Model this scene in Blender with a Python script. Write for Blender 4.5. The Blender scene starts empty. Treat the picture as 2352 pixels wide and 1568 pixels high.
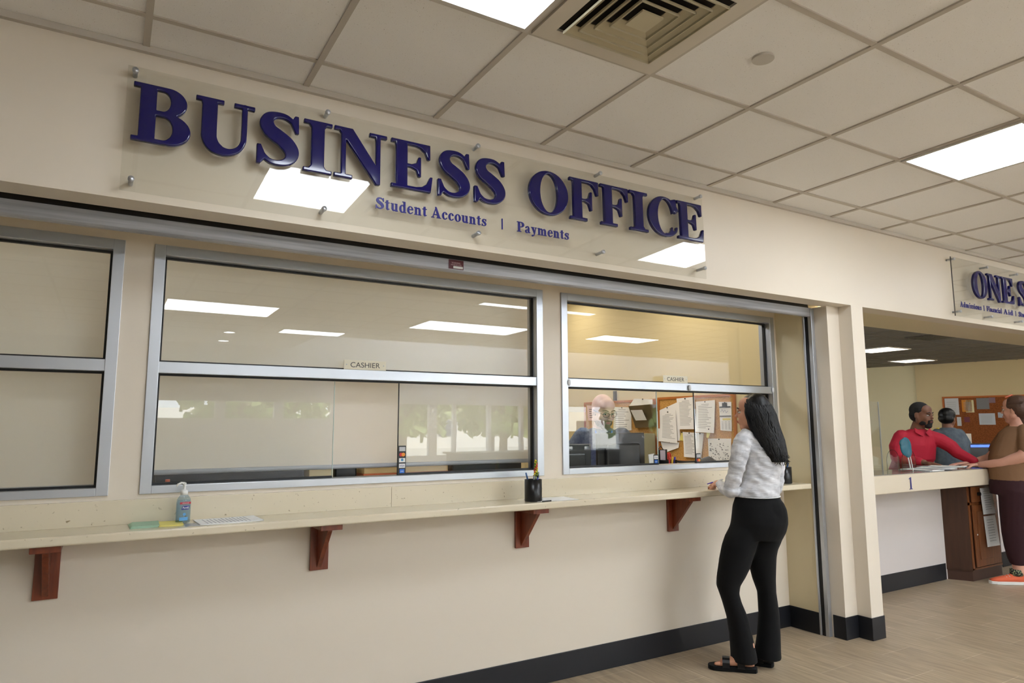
import bpy, bmesh, math, random
import numpy as np
from mathutils import Vector, Matrix, Euler
random.seed(7)
SC = bpy.context.scene
COL = SC.collection
# ------------------------------------------------------------------ camera
CAM_POS = (-0.035, -2.849, 1.431)
Rw = ((0.86020, -0.50995, -0.00273), (0.06174, 0.10945, -0.99207), (0.50621, 0.85321, 0.12564))
cd = bpy.data.cameras.new('camera'); cam = bpy.data.objects.new('camera', cd); COL.objects.link(cam)
m3 = Matrix(((Rw[0][0], -Rw[1][0], -Rw[2][0]), (Rw[0][1], -Rw[1][1], -Rw[2][1]), (Rw[0][2], -Rw[1][2], -Rw[2][2])))
cam.matrix_world = Matrix.Translation(CAM_POS) @ m3.to_4x4()
cd.sensor_fit = 'HORIZONTAL'; cd.sensor_width = 36.0; cd.lens = 1550.82 / 2352 * 36.0
cd.clip_start = 0.05; cd.clip_end = 200
SC.camera = cam
# ------------------------------------------------------------------ world and view
w = bpy.data.worlds.new('sky'); SC.world = w; w.use_nodes = True
nt = w.node_tree; bg = nt.nodes['Background']
bg.inputs[0].default_value = (0.80, 0.90, 1.0, 1); bg.inputs[1].default_value = 5.0
SC.view_settings.view_transform = 'Standard'; SC.view_settings.look = 'None'
SC.view_settings.exposure = 0.72; SC.view_settings.gamma = 1.0; SC.view_settings.use_curve_mapping = False
LOBBY_E = 12.5; OFFICE_E = 4.2; ROOM_E = 1.5
# sunlight outside the far windows (lights the trees and the pavement)
sd = bpy.data.lights.new('sun', 'SUN'); sd.energy = 12; sd.angle = 0.01; sd.color = (1, .96, .88)
sun = bpy.data.objects.new('sun', sd); COL.objects.link(sun); sun.rotation_euler = (math.radians(-35), math.radians(25), 0)

# ------------------------------------------------------------------ helpers
def lin(c):
    c = c / 255.0
    return c / 12.92 if c <= 0.04045 else ((c + 0.055) / 1.055) ** 2.4
def rgb(r, g, b): return (lin(r), lin(g), lin(b), 1)
MATS = {}
def mat(name, col=(128, 128, 128), rough=0.6, metal=0.0, spec=0.5, emit=None, es=0, coat=0, bump=None, var=None, sss=0, sheen=0):
    if name in MATS: return MATS[name]
    m = bpy.data.materials.new(name); m.use_nodes = True; MATS[name] = m
    n = m.node_tree; b = n.nodes['Principled BSDF']
    b.inputs['Base Color'].default_value = rgb(*col); b.inputs['Roughness'].default_value = rough
    b.inputs['Metallic'].default_value = metal; b.inputs['Specular IOR Level'].default_value = spec
    b.inputs['Coat Weight'].default_value = coat
    if sheen: b.inputs['Sheen Weight'].default_value = sheen
    if emit: b.inputs['Emission Color'].default_value = rgb(*emit); b.inputs['Emission Strength'].default_value = es
    tc = None
    def coord():
        nonlocal tc
        if tc is None: tc = n.nodes.new('ShaderNodeTexCoord')
        return tc.outputs['Object']
    if var:  # (scale xyz or float, second colour, lo, hi, detail)
        sc, c2, lo, hi = var[:4]
        mp = n.nodes.new('ShaderNodeMapping'); n.links.new(coord(), mp.inputs[0])
        mp.inputs['Scale'].default_value = sc if isinstance(sc, tuple) else (sc, sc, sc)
        if len(var) > 4: mp.inputs['Rotation'].default_value = var[4]
        no = n.nodes.new('ShaderNodeTexNoise'); no.inputs['Scale'].default_value = 1; no.inputs['Detail'].default_value = 4
        n.links.new(mp.outputs[0], no.inputs['Vector'])
        cr = n.nodes.new('ShaderNodeValToRGB'); cr.color_ramp.elements[0].position = lo; cr.color_ramp.elements[1].position = hi
        cr.color_ramp.elements[0].color = rgb(*col); cr.color_ramp.elements[1].color = rgb(*c2)
        n.links.new(no.outputs[0], cr.inputs[0]); n.links.new(cr.outputs[0], b.inputs['Base Color'])
    if bump:
        sc, st, di = bump[:3]
        mp = n.nodes.new('ShaderNodeMapping'); n.links.new(coord(), mp.inputs[0])
        mp.inputs['Scale'].default_value = sc if isinstance(sc, tuple) else (sc, sc, sc)
        if len(bump) > 3: mp.inputs['Rotation'].default_value = bump[3]
        no = n.nodes.new('ShaderNodeTexNoise'); no.inputs['Scale'].default_value = 1; no.inputs['Detail'].default_value = 3
        n.links.new(mp.outputs[0], no.inputs['Vector'])
        bu = n.nodes.new('ShaderNodeBump'); bu.inputs['Strength'].default_value = st; bu.inputs['Distance'].default_value = di
        n.links.new(no.outputs[0], bu.inputs['Height']); n.links.new(bu.outputs[0], b.inputs['Normal'])
    return m
def glassmat(name, ior=1.5, tint=(255, 255, 255), rough=0.0):
    if name in MATS: return MATS[name]
    m = bpy.data.materials.new(name); m.use_nodes = True; MATS[name] = m
    n = m.node_tree; n.nodes.clear()
    o = n.nodes.new('ShaderNodeOutputMaterial'); mx = n.nodes.new('ShaderNodeMixShader')
    tr = n.nodes.new('ShaderNodeBsdfTransparent'); tr.inputs[0].default_value = rgb(*tint)
    gl = n.nodes.new('ShaderNodeBsdfGlossy'); gl.inputs['Roughness'].default_value = rough
    fr = n.nodes.new('ShaderNodeFresnel'); ge = n.nodes.new('ShaderNodeNewGeometry')
    ma = n.nodes.new('ShaderNodeMapRange'); ma.inputs[3].default_value = ior; ma.inputs[4].default_value = 1/ior   # same reflectance from both sides
    n.links.new(ge.outputs['Backfacing'], ma.inputs[0]); n.links.new(ma.outputs[0], fr.inputs[0])
    n.links.new(fr.outputs[0], mx.inputs[0]); n.links.new(tr.outputs[0], mx.inputs[1]); n.links.new(gl.outputs[0], mx.inputs[2])
    n.links.new(mx.outputs[0], o.inputs[0])
    return m

def link(name, me, m, parent=None, smooth=False):
    o = bpy.data.objects.new(name, me); COL.objects.link(o)
    if m is not None:
        me.materials.clear()
        for q in (m if isinstance(m, (list, tuple)) else [m]): me.materials.append(q)
    if parent is not None: o.parent = parent
    if smooth:
        for p in me.polygons: p.use_smooth = True
    return o
def tag(o, label=None, cat=None, group=None, kind=None):
    if label and len(label.split()) > 16: print('LONG', len(label.split()), label)
    if label: o['label'] = label
    if cat: o['category'] = cat
    if group: o['group'] = group
    if kind: o['kind'] = kind
    return o
def empty(name, loc, rz=0, label=None, cat=None, group=None, kind=None):
    o = bpy.data.objects.new(name, None); COL.objects.link(o); o.empty_display_size = .1
    o.location = loc; o.rotation_euler = (0, 0, rz)
    return tag(o, label, cat, group, kind)
def copy_tree(o, parent=None):
    c = o.copy(); COL.objects.link(c)
    if parent is not None: c.parent = parent
    for ch in list(o.children): copy_tree(ch, c)
    return c
class MB:
    """collects shapes into one mesh"""
    def __init__(s): s.v = []; s.f = []; s.mi = []; s.cur = 0
    def add(s, vs, fs):
        b = len(s.v); s.v += [tuple(p) for p in vs]
        for f in fs: s.f.append(tuple(i + b for i in f)); s.mi.append(s.cur)
        return s
    def box(s, x0, x1, y0, y1, z0, z1, M=None):
        vs = [Vector(p) for p in ((x0,y0,z0),(x1,y0,z0),(x1,y1,z0),(x0,y1,z0),(x0,y0,z1),(x1,y0,z1),(x1,y1,z1),(x0,y1,z1))]
        if M is not None: vs = [M @ p for p in vs]
        return s.add(vs, [(0,3,2,1),(4,5,6,7),(0,1,5,4),(1,2,6,5),(2,3,7,6),(3,0,4,7)])
    def prism(s, pts, axis, a, b):
        """polygon pts (2-D) extruded along axis from a to b"""
        n = len(pts)
        def P(p, t):
            if axis == 'x': return (t, p[0], p[1])
            if axis == 'y': return (p[0], t, p[1])
            return (p[0], p[1], t)
        vs = [P(p, a) for p in pts] + [P(p, b) for p in pts]
        fs = [tuple(range(n))[::-1], tuple(range(n, 2*n))] + [(i, (i+1) % n, n + (i+1) % n, n + i) for i in range(n)]
        return s.add(vs, fs)
    def loft(s, rings, seg=16, power=1.0):
        """rings: (centre, axis_a, axis_b); closed tube with rounded ends"""
        vs = []
        for c, a, b in rings:
            c = Vector(c); a = Vector(a); b = Vector(b)
            for k in range(seg):
                t = 2*math.pi*k/seg; cs, sn = math.cos(t), math.sin(t)
                if power != 1.0:
                    cs = math.copysign(abs(cs)**power, cs); sn = math.copysign(abs(sn)**power, sn)
                vs.append(c + a*cs + b*sn)
        n = len(rings); fs = []
        for i in range(n-1):
            for k in range(seg):
                k2 = (k+1) % seg
                fs.append((i*seg+k, i*seg+k2, (i+1)*seg+k2, (i+1)*seg+k))
        fs.append(tuple(range(seg))[::-1]); fs.append(tuple(range((n-1)*seg, n*seg)))
        return s.add(vs, fs)
    def tube(s, pts, rad, seg=10, flat=1.0, cap=True):
        """path tube with tapering radii and rounded ends; flat squeezes the section along z-ish"""
        pts = [Vector(p) for p in pts]
        if not isinstance(rad, (list, tuple)): rad = [rad]*len(pts)
        rings = []; prev = None
        n = len(pts)
        for i in range(n):
            d = (pts[min(i+1, n-1)] - pts[max(i-1, 0)]).normalized()
            if prev is None:
                up = Vector((0, 0, 1)) if abs(d.z) < .9 else Vector((0, 1, 0))
                a = d.cross(up).normalized()
            else:
                a = (prev - d*prev.dot(d)).normalized()
            prev = a; b = d.cross(a)
            r = rad[i]
            if cap and i == 0:
                for q in (.95, .6): rings.append((pts[i] - d*r*q, a*r*math.sqrt(1-q*q), b*r*flat*math.sqrt(1-q*q)))
            rings.append((pts[i], a*r, b*r*flat))
            if cap and i == n-1:
                for q in (.6, .95): rings.append((pts[i] + d*r*q, a*r*math.sqrt(1-q*q), b*r*flat*math.sqrt(1-q*q)))
        return s.loft(rings, seg)
    def ell(s, c, r, M=None, seg=16, rings=10):
        vs = []; fs = []
        for i in range(1, rings):
            t = math.pi*i/rings
            for k in range(seg):
                p = 2*math.pi*k/seg
                vs.append(Vector((r[0]*math.sin(t)*math.cos(p), r[1]*math.sin(t)*math.sin(p), r[2]*math.cos(t))))
        vs.append(Vector((0, 0, r[2]))); vs.append(Vector((0, 0, -r[2])))
        if M is not None: vs = [M @ v for v in vs]
        vs = [v + Vector(c) for v in vs]
        for i in range(rings-2):
            for k in range(seg):
                k2 = (k+1) % seg
                fs.append((i*seg+k, (i+1)*seg+k, (i+1)*seg+k2, i*seg+k2))
        T = len(vs)-2
        for k in range(seg):
            k2 = (k+1) % seg
            fs.append((T, k, k2)); fs.append((T+1, (rings-2)*seg+k2, (rings-2)*seg+k))
        return s.add(vs, fs)
    def lathe(s, prof, c=(0, 0, 0), seg=24, sx=1, sy=1, caps=True):
        vs = []; fs = []
        for r, z in prof:
            for k in range(seg):
                t = 2*math.pi*k/seg; vs.append((c[0]+r*sx*math.cos(t), c[1]+r*sy*math.sin(t), c[2]+z))
        for i in range(len(prof)-1):
            for k in range(seg):
                k2 = (k+1) % seg; fs.append((i*seg+k, i*seg+k2, (i+1)*seg+k2, (i+1)*seg+k))
        if caps and prof[0][0] > 1e-5: fs.append(tuple(range(seg))[::-1])
        if caps and prof[-1][0] > 1e-5: fs.append(tuple(range((len(prof)-1)*seg, len(prof)*seg)))
        return s.add(vs, fs)
    def disc(s, c, r, n, th=.002, seg=24):
        """flat round plate facing n"""
        n = Vector(n).normalized(); up = Vector((0, 0, 1)) if abs(n.z) < .9 else Vector((0, 1, 0))
        a = n.cross(up).normalized(); b = n.cross(a)
        return s.loft([(Vector(c), a*r, b*r), (Vector(c)+n*th, a*r, b*r)], seg)
    def mesh(s, name='m', merge=False):
        me = bpy.data.meshes.new(name); me.from_pydata(s.v, [], s.f); me.update()
        if any(s.mi):
            me.polygons.foreach_set('material_index', s.mi)
        bm = bmesh.new(); bm.from_mesh(me)
        if merge: bmesh.ops.remove_doubles(bm, verts=bm.verts, dist=1e-5)
        bmesh.ops.recalc_face_normals(bm, faces=bm.faces); bm.to_mesh(me); bm.free()
        return me
    def build(s, name, m, parent=None, smooth=False, bevel=0, seg=2):
        me = s.mesh(name)
        if bevel:
            bm = bmesh.new(); bm.from_mesh(me)
            es = [e for e in bm.edges if len(e.link_faces) == 2 and e.calc_face_angle(0) > .5]
            bmesh.ops.bevel(bm, geom=es, offset=bevel, segments=seg, affect='EDGES', profile=.5, clamp_overlap=True)
            bm.to_mesh(me); bm.free()
        return link(name, me, m, parent, smooth)
def fuse(mbs, voxel=.006, smooth=4, name='body', factor=.5):
    """one continuous surface out of overlapping closed shapes"""
    me = mbs.mesh(name); o = bpy.data.objects.new('tmp', me); COL.objects.link(o)
    r = o.modifiers.new('r', 'REMESH'); r.mode = 'VOXEL'; r.voxel_size = voxel; r.use_smooth_shade = True
    if smooth:
        k = o.modifiers.new('s', 'SMOOTH'); k.iterations = smooth; k.factor = factor
    dg = bpy.context.evaluated_depsgraph_get(); dg.update()
    out = bpy.data.meshes.new_from_object(o.evaluated_get(dg)); out.name = name
    bpy.data.objects.remove(o); bpy.data.meshes.remove(me)
    for p in out.polygons: p.use_smooth = True
    return out
def join_meshes(a, mb):
    bm = bmesh.new(); bm.from_mesh(a); t = mb.mesh('t'); bm.from_mesh(t); bm.to_mesh(a); bm.free(); bpy.data.meshes.remove(t)
    for p in a.polygons: p.use_smooth = True
    return a

# ------------------------------------------------------------------ serif lettering built from strokes
def sd_poly(X, Y, pts):
    d = np.full(X.shape, 1e9); sgn = np.ones(X.shape)
    n = len(pts); j = n-1
    for i in range(n):
        ex, ey = pts[j][0]-pts[i][0], pts[j][1]-pts[i][1]
        wx, wy = X-pts[i][0], Y-pts[i][1]
        t = np.clip((wx*ex+wy*ey)/(ex*ex+ey*ey+1e-12), 0, 1)
        d = np.minimum(d, (wx-ex*t)**2+(wy-ey*t)**2)
        c1 = Y >= pts[i][1]; c2 = Y < pts[j][1]; c3 = ex*wy > ey*wx
        sgn = np.where((c1 & c2 & c3) | (~c1 & ~c2 & ~c3), -sgn, sgn)
        j = i
    return sgn*np.sqrt(d)
def catmull(P, k=6):
    P = [np.array(p, float) for p in P]; Q = [2*P[0]-P[1]]+P+[2*P[-1]-P[-2]]; out = []
    for i in range(1, len(Q)-2):
        for s in range(k):
            t = s/k
            out.append(.5*((2*Q[i])+(-Q[i-1]+Q[i+1])*t+(2*Q[i-1]-5*Q[i]+4*Q[i+1]-Q[i+2])*t*t+(-Q[i-1]+3*Q[i]-3*Q[i+1]+Q[i+2])*t**3))
    out.append(P[-1]); return out
def sd_item(X, Y, it):
    k = it[0]
    if k == 'p': return sd_poly(X, Y, it[1])
    if k == 'b': x0, y0, x1, y1 = it[1:]; return sd_poly(X, Y, [(x0, y0), (x1, y0), (x1, y1), (x0, y1)])
    if k == 'e':
        cx, cy, rx, ry = it[1:]; u = np.sqrt(((X-cx)/rx)**2+((Y-cy)/ry)**2)+1e-9
        g = np.sqrt(((X-cx)/rx**2)**2+((Y-cy)/ry**2)**2)+1e-9
        return (u-1)*u/g
    if k == 's':
        P = catmull(it[1]); d = np.full(X.shape, 1e9)
        for a, b in zip(P[:-1], P[1:]):
            ex, ey = b[0]-a[0], b[1]-a[1]; t = np.clip(((X-a[0])*ex+(Y-a[1])*ey)/(ex*ex+ey*ey+1e-12), 0, 1)
            d = np.minimum(d, np.hypot(X-a[0]-ex*t, Y-a[1]-ey*t)-(a[2]+(b[2]-a[2])*t))
        return d
    if k == '-': return np.maximum(sd_item(X, Y, it[1]), -sd_item(X, Y, it[2]))
    if k == '&': return np.maximum(sd_item(X, Y, it[1]), sd_item(X, Y, it[2]))
    if k == 'u':
        d = sd_item(X, Y, it[1][0])
        for q in it[1][1:]: d = np.minimum(d, sd_item(X, Y, q))
        return d
def ring(cx, cy, rx, ry, ix, iy, dx=0): return ('-', ('e', cx, cy, rx, ry), ('e', cx+dx, cy, ix, iy))
S_UP = [('s', [(.64,.76,.018),(.58,.88,.03),(.46,.955,.04),(.31,.955,.05),(.19,.89,.08),(.15,.77,.105),(.21,.64,.12),(.34,.55,.125),(.48,.45,.125),(.57,.32,.115),(.57,.19,.09),(.49,.085,.06),(.35,.04,.04),(.21,.06,.035),(.11,.15,.03),(.05,.29,.018)]),
        ('p', [(.62,1.0),(.67,1.0),(.68,.68),(.64,.68),(.56,.86)]), ('p', [(.01,-.01),(.06,-.01),(.15,.12),(.06,.33),(.01,.33)])]
G = {
 'I': (.46, [('b',.13,0,.33,1),('b',0,0,.46,.055),('b',0,.945,.46,1),('p',[(.08,.05),(.38,.05),(.33,.12),(.13,.12)]),('p',[(.08,.95),(.38,.95),(.33,.88),(.13,.88)])]),
 'B': (.84, [('b',.10,0,.32,1),('b',0,0,.3,.055),('b',0,.945,.3,1),
       ('-', ('&', ('u',[('b',.2,.515,.5,1.0),('e',.5,.757,.27,.243)]), ('b',.2,.5,2,1)), ('u',[('b',.32,.565,.42,.945),('e',.42,.755,.125,.19)])),
       ('-', ('u',[('b',.2,0,.5,.54),('e',.51,.27,.33,.27)]), ('u',[('b',.32,.055,.44,.49),('e',.44,.272,.15,.218)]))]),
 'U': (.92, [('b',.10,.3,.32,1),('b',0,.945,.42,1),('b',.60,.945,.92,1),('s',[(.21,.42,.11),(.22,.27,.11),(.29,.14,.10),(.42,.07,.07),(.56,.075,.05),(.68,.15,.04),(.75,.28,.036),(.765,.45,.036),(.765,.97,.036)])]),
 'S': (.69, S_UP),
 'N': (1.0, [('b',.13,0,.20,1),('b',0,0,.33,.055),('b',.80,.0,.87,1),('b',.67,.945,1.0,1),('b',0,.945,.25,1),('p',[(.06,1),(.33,1),(.87,.22),(.87,-.03),(.80,-.03),(.10,.93)])]),
 'E': (.86, [('b',.10,0,.32,1),('b',0,0,.7,.055),('b',0,.945,.7,1),('b',.3,.475,.55,.525),
       ('p',[(.5,1),(.81,1),(.81,.70),(.775,.70),(.72,.84),(.62,.92),(.5,.95)]),('p',[(.5,0),(.82,0),(.86,.32),(.825,.32),(.75,.16),(.64,.08),(.5,.05)]),
       ('p',[(.42,.525),(.42,.475),(.53,.43),(.575,.30),(.61,.30),(.61,.70),(.575,.70),(.53,.57)])]),
 'F': (.80, [('b',.10,0,.32,1),('b',0,0,.46,.055),('b',0,.945,.7,1),('b',.3,.475,.55,.525),
       ('p',[(.5,1),(.80,1),(.80,.68),(.765,.68),(.71,.83),(.62,.92),(.5,.95)]),('p',[(.42,.525),(.42,.475),(.53,.43),(.575,.28),(.61,.28),(.61,.72),(.575,.72),(.53,.57)])]),
 'O': (.90, [ring(.45,.5,.45,.515,.215,.465)]),
 'C': (.84, [('-', ring(.46,.5,.46,.515,.235,.47,.03), ('p',[(.60,.5),(.78,.70),(1.2,.70),(1.2,.20),(.86,.16),(.70,.14)])),('s',[(.5,.02,.04),(.66,.05,.032),(.78,.14,.025),(.82,.24,.018)]),('p',[(.78,1.0),(.82,1.0),(.825,.64),(.79,.64),(.70,.84),(.62,.95)])]),
 'A': (.90, [('p',[(.10,.03),(.155,.03),(.44,.86),(.42,1.0)]),('p',[(.36,1.02),(.47,1.02),(.82,.03),(.58,.03)]),('b',.2,.28,.62,.34),('b',0,0,.27,.045),('b',.50,0,.90,.045)]),
 'P': (.72, [('b',.10,0,.30,1),('b',0,0,.42,.05),('b',0,.95,.3,1),('-',('u',[('b',.2,.47,.42,1),('e',.42,.735,.30,.265)]),('u',[('b',.3,.52,.38,.95),('e',.38,.735,.13,.21)]))]),
 'T': (.80, [('b',.30,0,.50,1),('b',.17,0,.63,.05),('b',0,.95,.8,1),('p',[(0,1),(0,.68),(.035,.68),(.1,.88),(.2,.95)]),('p',[(.8,1),(.8,.68),(.765,.68),(.7,.88),(.6,.95)])]),
 '1': (.46, [('b',.16,0,.32,.98),('b',.02,0,.46,.045),('p',[(.32,1.0),(.32,.90),(.16,.86),(.0,.83),(.0,.87)])]),
 '|': (.16, [('b',.05,-.05,.11,1.0)]),
 'n': (.64, [('b',.07,0,.23,.68),('b',0,0,.30,.04),('p',[(0,.64),(.1,.62),(.23,.70),(.2,.7),(0,.68)]),('s',[(.2,.52,.03),(.30,.62,.04),(.42,.61,.06),(.47,.48,.08)]),('b',.39,0,.55,.5),('b',.34,0,.62,.04)]),
 'm': (.98, [('b',.07,0,.23,.68),('b',0,0,.30,.04),('p',[(0,.64),(.1,.62),(.23,.70),(0,.68)]),('s',[(.2,.52,.03),(.30,.62,.04),(.42,.61,.06),(.47,.48,.08)]),('b',.39,0,.55,.5),('b',.34,0,.62,.04),('s',[(.53,.52,.03),(.63,.62,.04),(.74,.61,.06),(.79,.48,.08)]),('b',.71,0,.87,.5),('b',.66,0,.94,.04)]),
 'u': (.64, [('b',.07,.18,.23,.68),('b',0,.64,.2,.68),('s',[(.15,.22,.08),(.19,.1,.065),(.29,.05,.045),(.42,.14,.03)]),('b',.39,.0,.55,.68),('b',.32,.64,.5,.68),('p',[(.5,0),(.62,.02),(.62,.06),(.5,.08)])]),
 'i': (.32, [('b',.08,0,.24,.68),('b',0,0,.32,.04),('b',0,.64,.2,.68),('e',.15,.88,.095,.095)]),
 'l': (.32, [('b',.08,0,.24,1),('b',0,0,.32,.04),('b',0,.96,.2,1)]),
 't': (.40, [('b',.10,.12,.26,.86),('b',0,.63,.38,.68),('p',[(0,.66),(.10,.72),(.22,.88),(.26,.88),(.26,.64)]),('s',[(.18,.16,.08),(.22,.06,.055),(.36,.09,.02)])]),
 'd': (.60, [ring(.25,.335,.25,.35,.10,.295,.02),('b',.36,0,.52,1),('b',.26,.96,.5,1),('b',.5,0,.6,.04)]),
 'c': (.50, [('-', ring(.26,.34,.26,.35,.12,.31,.03), ('p',[(.3,.34),(.42,.48),(.9,.48),(.9,.12),(.4,.14)])),('s',[(.3,.03,.035),(.40,.08,.03),(.46,.17,.018)]),('e',.38,.55,.075,.075)]),
 'e': (.52, [('-', ring(.26,.34,.26,.35,.12,.31,.02), ('p',[(.3,.36),(.9,.36),(.9,.12),(.38,.10),(.3,.2)])),('b',.1,.36,.46,.41),('s',[(.3,.03,.035),(.40,.08,.03),(.48,.18,.018)])]),
 'a': (.54, [('b',.29,.1,.44,.52),('s',[(.37,.48,.075),(.33,.62,.045),(.22,.655,.03),(.12,.60,.03)]),('e',.11,.54,.075,.075),ring(.19,.165,.185,.175,.07,.13,.03),('s',[(.37,.12,.06),(.43,.05,.04),(.52,.08,.02)])]),
 'o': (.56, [ring(.28,.34,.28,.355,.115,.315)]),
 's': (.44, [('s',[(p[0]*.62, p[1]*.68, p[2]*.66) for p in S_UP[0][1]]),('p',[(.38,.68),(.42,.68),(.42,.46),(.39,.46)]),('p',[(.0,0),(.04,0),(.04,.22),(.0,.22)])]),
 'y': (.58, [('p',[(.04,.68),(.24,.68),(.40,.12),(.32,-.04)]),('s',[(.49,.66,.022),(.34,.08,.03),(.26,-.14,.035),(.17,-.22,.03)]),('e',.12,-.19,.07,.07),('b',0,.64,.30,.68),('b',.38,.64,.58,.68)]),
}
CONT = {}
def contours(ch, res, shrink=0.0):
    key = (ch, res, shrink)
    if key in CONT: return CONT[key]
    wdt, items = G[ch]
    x0, x1, y0, y1 = -.1, wdt+.1, -.36, 1.12
    nx, ny = int((x1-x0)*res)+1, int((y1-y0)*res)+1
    xs = x0+np.arange(nx)/res; ys = y0+np.arange(ny)/res
    X, Y = np.meshgrid(xs, ys, indexing='ij')
    D = np.full(X.shape, 1e9)
    for it in items: D = np.minimum(D, sd_item(X, Y, it))
    D = D+shrink+1e-7
    ins = D < 0
    segs = {}
    def ep(i, j, k):   # edge point: k=0 edge (i,j)-(i+1,j), k=1 edge (i,j)-(i,j+1)
        a = D[i, j]; b = D[i+1, j] if k == 0 else D[i, j+1]; t = a/(a-b)
        return (xs[i]+t/res, ys[j]) if k == 0 else (xs[i], ys[j]+t/res)
    mixed = (ins[:-1, :-1].astype(int)+ins[1:, :-1]+ins[:-1, 1:]+ins[1:, 1:])
    nxt = {}
    for i, j in np.argwhere((mixed > 0) & (mixed < 4)):
        i = int(i); j = int(j)
        c = [ins[i, j], ins[i+1, j], ins[i+1, j+1], ins[i, j+1]]
        e = [(i, j, 0), (i+1, j, 1), (i, j+1, 0), (i, j, 1)]
        outs = []; inn = []
        for k in range(4):
            a, b = c[k], c[(k+1) % 4]
            if a and not b: outs.append(k)
            if b and not a: inn.append(k)
        if len(outs) == 1: nxt[e[outs[0]]] = e[inn[0]]
        else:
            for o_ in outs: nxt[e[o_]] = e[(o_-1) % 4] if (o_-1) % 4 in inn else e[(o_+1) % 4]
    loops = []; seen = set()
    for st in list(nxt):
        if st in seen: continue
        L = []; cur = st
        while cur not in seen and cur in nxt:
            seen.add(cur); L.append(ep(*cur)); cur = nxt[cur]
        if len(L) > 5:
            # light simplification
            keep = []
            m = len(L)
            for q in range(m):
                a = np.array(L[q-1]); b = np.array(L[q]); c_ = np.array(L[(q+1) % m])
                cr = abs((b[0]-a[0])*(c_[1]-a[1])-(b[1]-a[1])*(c_[0]-a[0]))
                if cr > 2e-6 or q % 8 == 0: keep.append(tuple(b))
            loops.append(keep)
    CONT[key] = loops
    return loops
def glyph_mesh(chars, sx, sz, depth, bevel=0.0, res=60, space=.10, name='letters', total=None, gap=.35, bold=0.0):
    """chars laid along +x, standing in z, front face towards -y; sx, sz scale; total = width to fill"""
    W = sum((gap if ch == ' ' else G[ch][0]+space) for ch in chars)-space
    if total: sx = total/W
    cu = bpy.data.curves.new('t', 'CURVE'); cu.dimensions = '2D'; cu.fill_mode = 'BOTH'
    cu.extrude = max(depth/2-bevel, .0002); cu.bevel_depth = bevel; cu.bevel_resolution = 3; cu.offset = -bevel
    x = 0
    for ch in chars:
        if ch == ' ': x += gap; continue
        for L in contours(ch, res, -bold):
            s = cu.splines.new('POLY'); s.points.add(len(L)-1); s.use_cyclic_u = True
            for p, q in zip(s.points, L): p.co = ((x+q[0])*sx, q[1]*sz, 0, 1)
        x += G[ch][0]+space
    o = bpy.data.objects.new('t', cu); COL.objects.link(o)
    dg = bpy.context.evaluated_depsgraph_get(); dg.update()
    me = bpy.data.meshes.new_from_object(o.evaluated_get(dg)); bpy.data.objects.remove(o); bpy.data.curves.remove(cu)
    me.transform(Matrix.Rotation(math.pi/2, 4, 'X')); me.name = name
    return me
def sans_mesh(txt, width, height, depth=.0006, name='text'):
    cu = bpy.data.curves.new('t', 'FONT'); cu.body = txt; cu.extrude = depth/2
    o = bpy.data.objects.new('t', cu); COL.objects.link(o)
    dg = bpy.context.evaluated_depsgraph_get(); dg.update()
    me = bpy.data.meshes.new_from_object(o.evaluated_get(dg)); bpy.data.objects.remove(o); bpy.data.curves.remove(cu)
    xs = [v.co.x for v in me.vertices]; ys = [v.co.y for v in me.vertices]
    me.transform(Matrix.Translation((-min(xs), -min(ys), 0)))
    me.transform(Matrix.Diagonal((width/(max(xs)-min(xs)), height/(max(ys)-min(ys)), 1, 1)))
    me.transform(Matrix.Rotation(math.pi/2, 4, 'X')); me.name = name
    return me

# ------------------------------------------------------------------ materials
M_wall = mat('painted wall beige', (228, 217, 200), .42, spec=.35, bump=(60, .03, .002))
M_wall_y = mat('painted wall yellow', (234, 223, 186), .5, spec=.3)
M_ceil = mat('ceiling tile', (245, 243, 240), .9, spec=.1, bump=(350, .35, .002), var=(230, (184, 178, 168), .66, .74))
M_grid = mat('ceiling grid metal', (196, 188, 176), .5, spec=.3)
M_alu = mat('brushed aluminium', (196, 200, 206), .34, .75, bump=((4, 90, 400), .08, .001))
M_galv = mat('galvanised steel', (184, 186, 190), .42, .3, var=((2, 8, 60), (150, 152, 156), .35, .7))
M_black = mat('black rubber', (12, 12, 13), .5)
M_base = mat('vinyl baseboard charcoal', (27, 28, 33), .42, spec=.4)
M_glass = glassmat('window glass', 1.5, (250, 251, 250))
M_acr = glassmat('clear acrylic', 1.5, (250, 250, 248))
M_blue = mat('glossy navy plastic', (17, 14, 84), .10, spec=.5, coat=.15)
M_blue2 = mat('navy vinyl', (30, 28, 118), .35)
M_quartz = mat('speckled quartz', (222, 210, 184), .16, spec=.5, coat=.15, var=(60, (150, 132, 100), .67, .76))
M_shade = mat('roller shade fabric', (240, 236, 228), .85, spec=.1, bump=(500, .1, .001))
_n = M_shade.node_tree; _b = _n.nodes['Principled BSDF']; _t = _n.nodes.new('ShaderNodeBsdfTranslucent'); _t.inputs[0].default_value = rgb(246, 238, 222)
_m = _n.nodes.new('ShaderNodeMixShader'); _m.inputs[0].default_value = .45; _o = _n.nodes['Material Output']
_n.links.new(_b.outputs[0], _m.inputs[1]); _n.links.new(_t.outputs[0], _m.inputs[2]); _n.links.new(_m.outputs[0], _o.inputs[0])
M_cherry = mat('cherry stained wood', (136, 64, 34), .32, coat=.2, var=((60, 60, 6), (104, 44, 24), .3, .75))
M_walnut = mat('brown cabinet wood', (74, 46, 32), .4, var=((30, 30, 3), (54, 34, 24), .3, .8))
M_walnut2 = mat('brown cabinet edge wood', (132, 78, 42), .4, var=((30, 30, 3), (104, 60, 32), .3, .8))
M_white = mat('white plastic', (232, 232, 228), .35)
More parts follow.
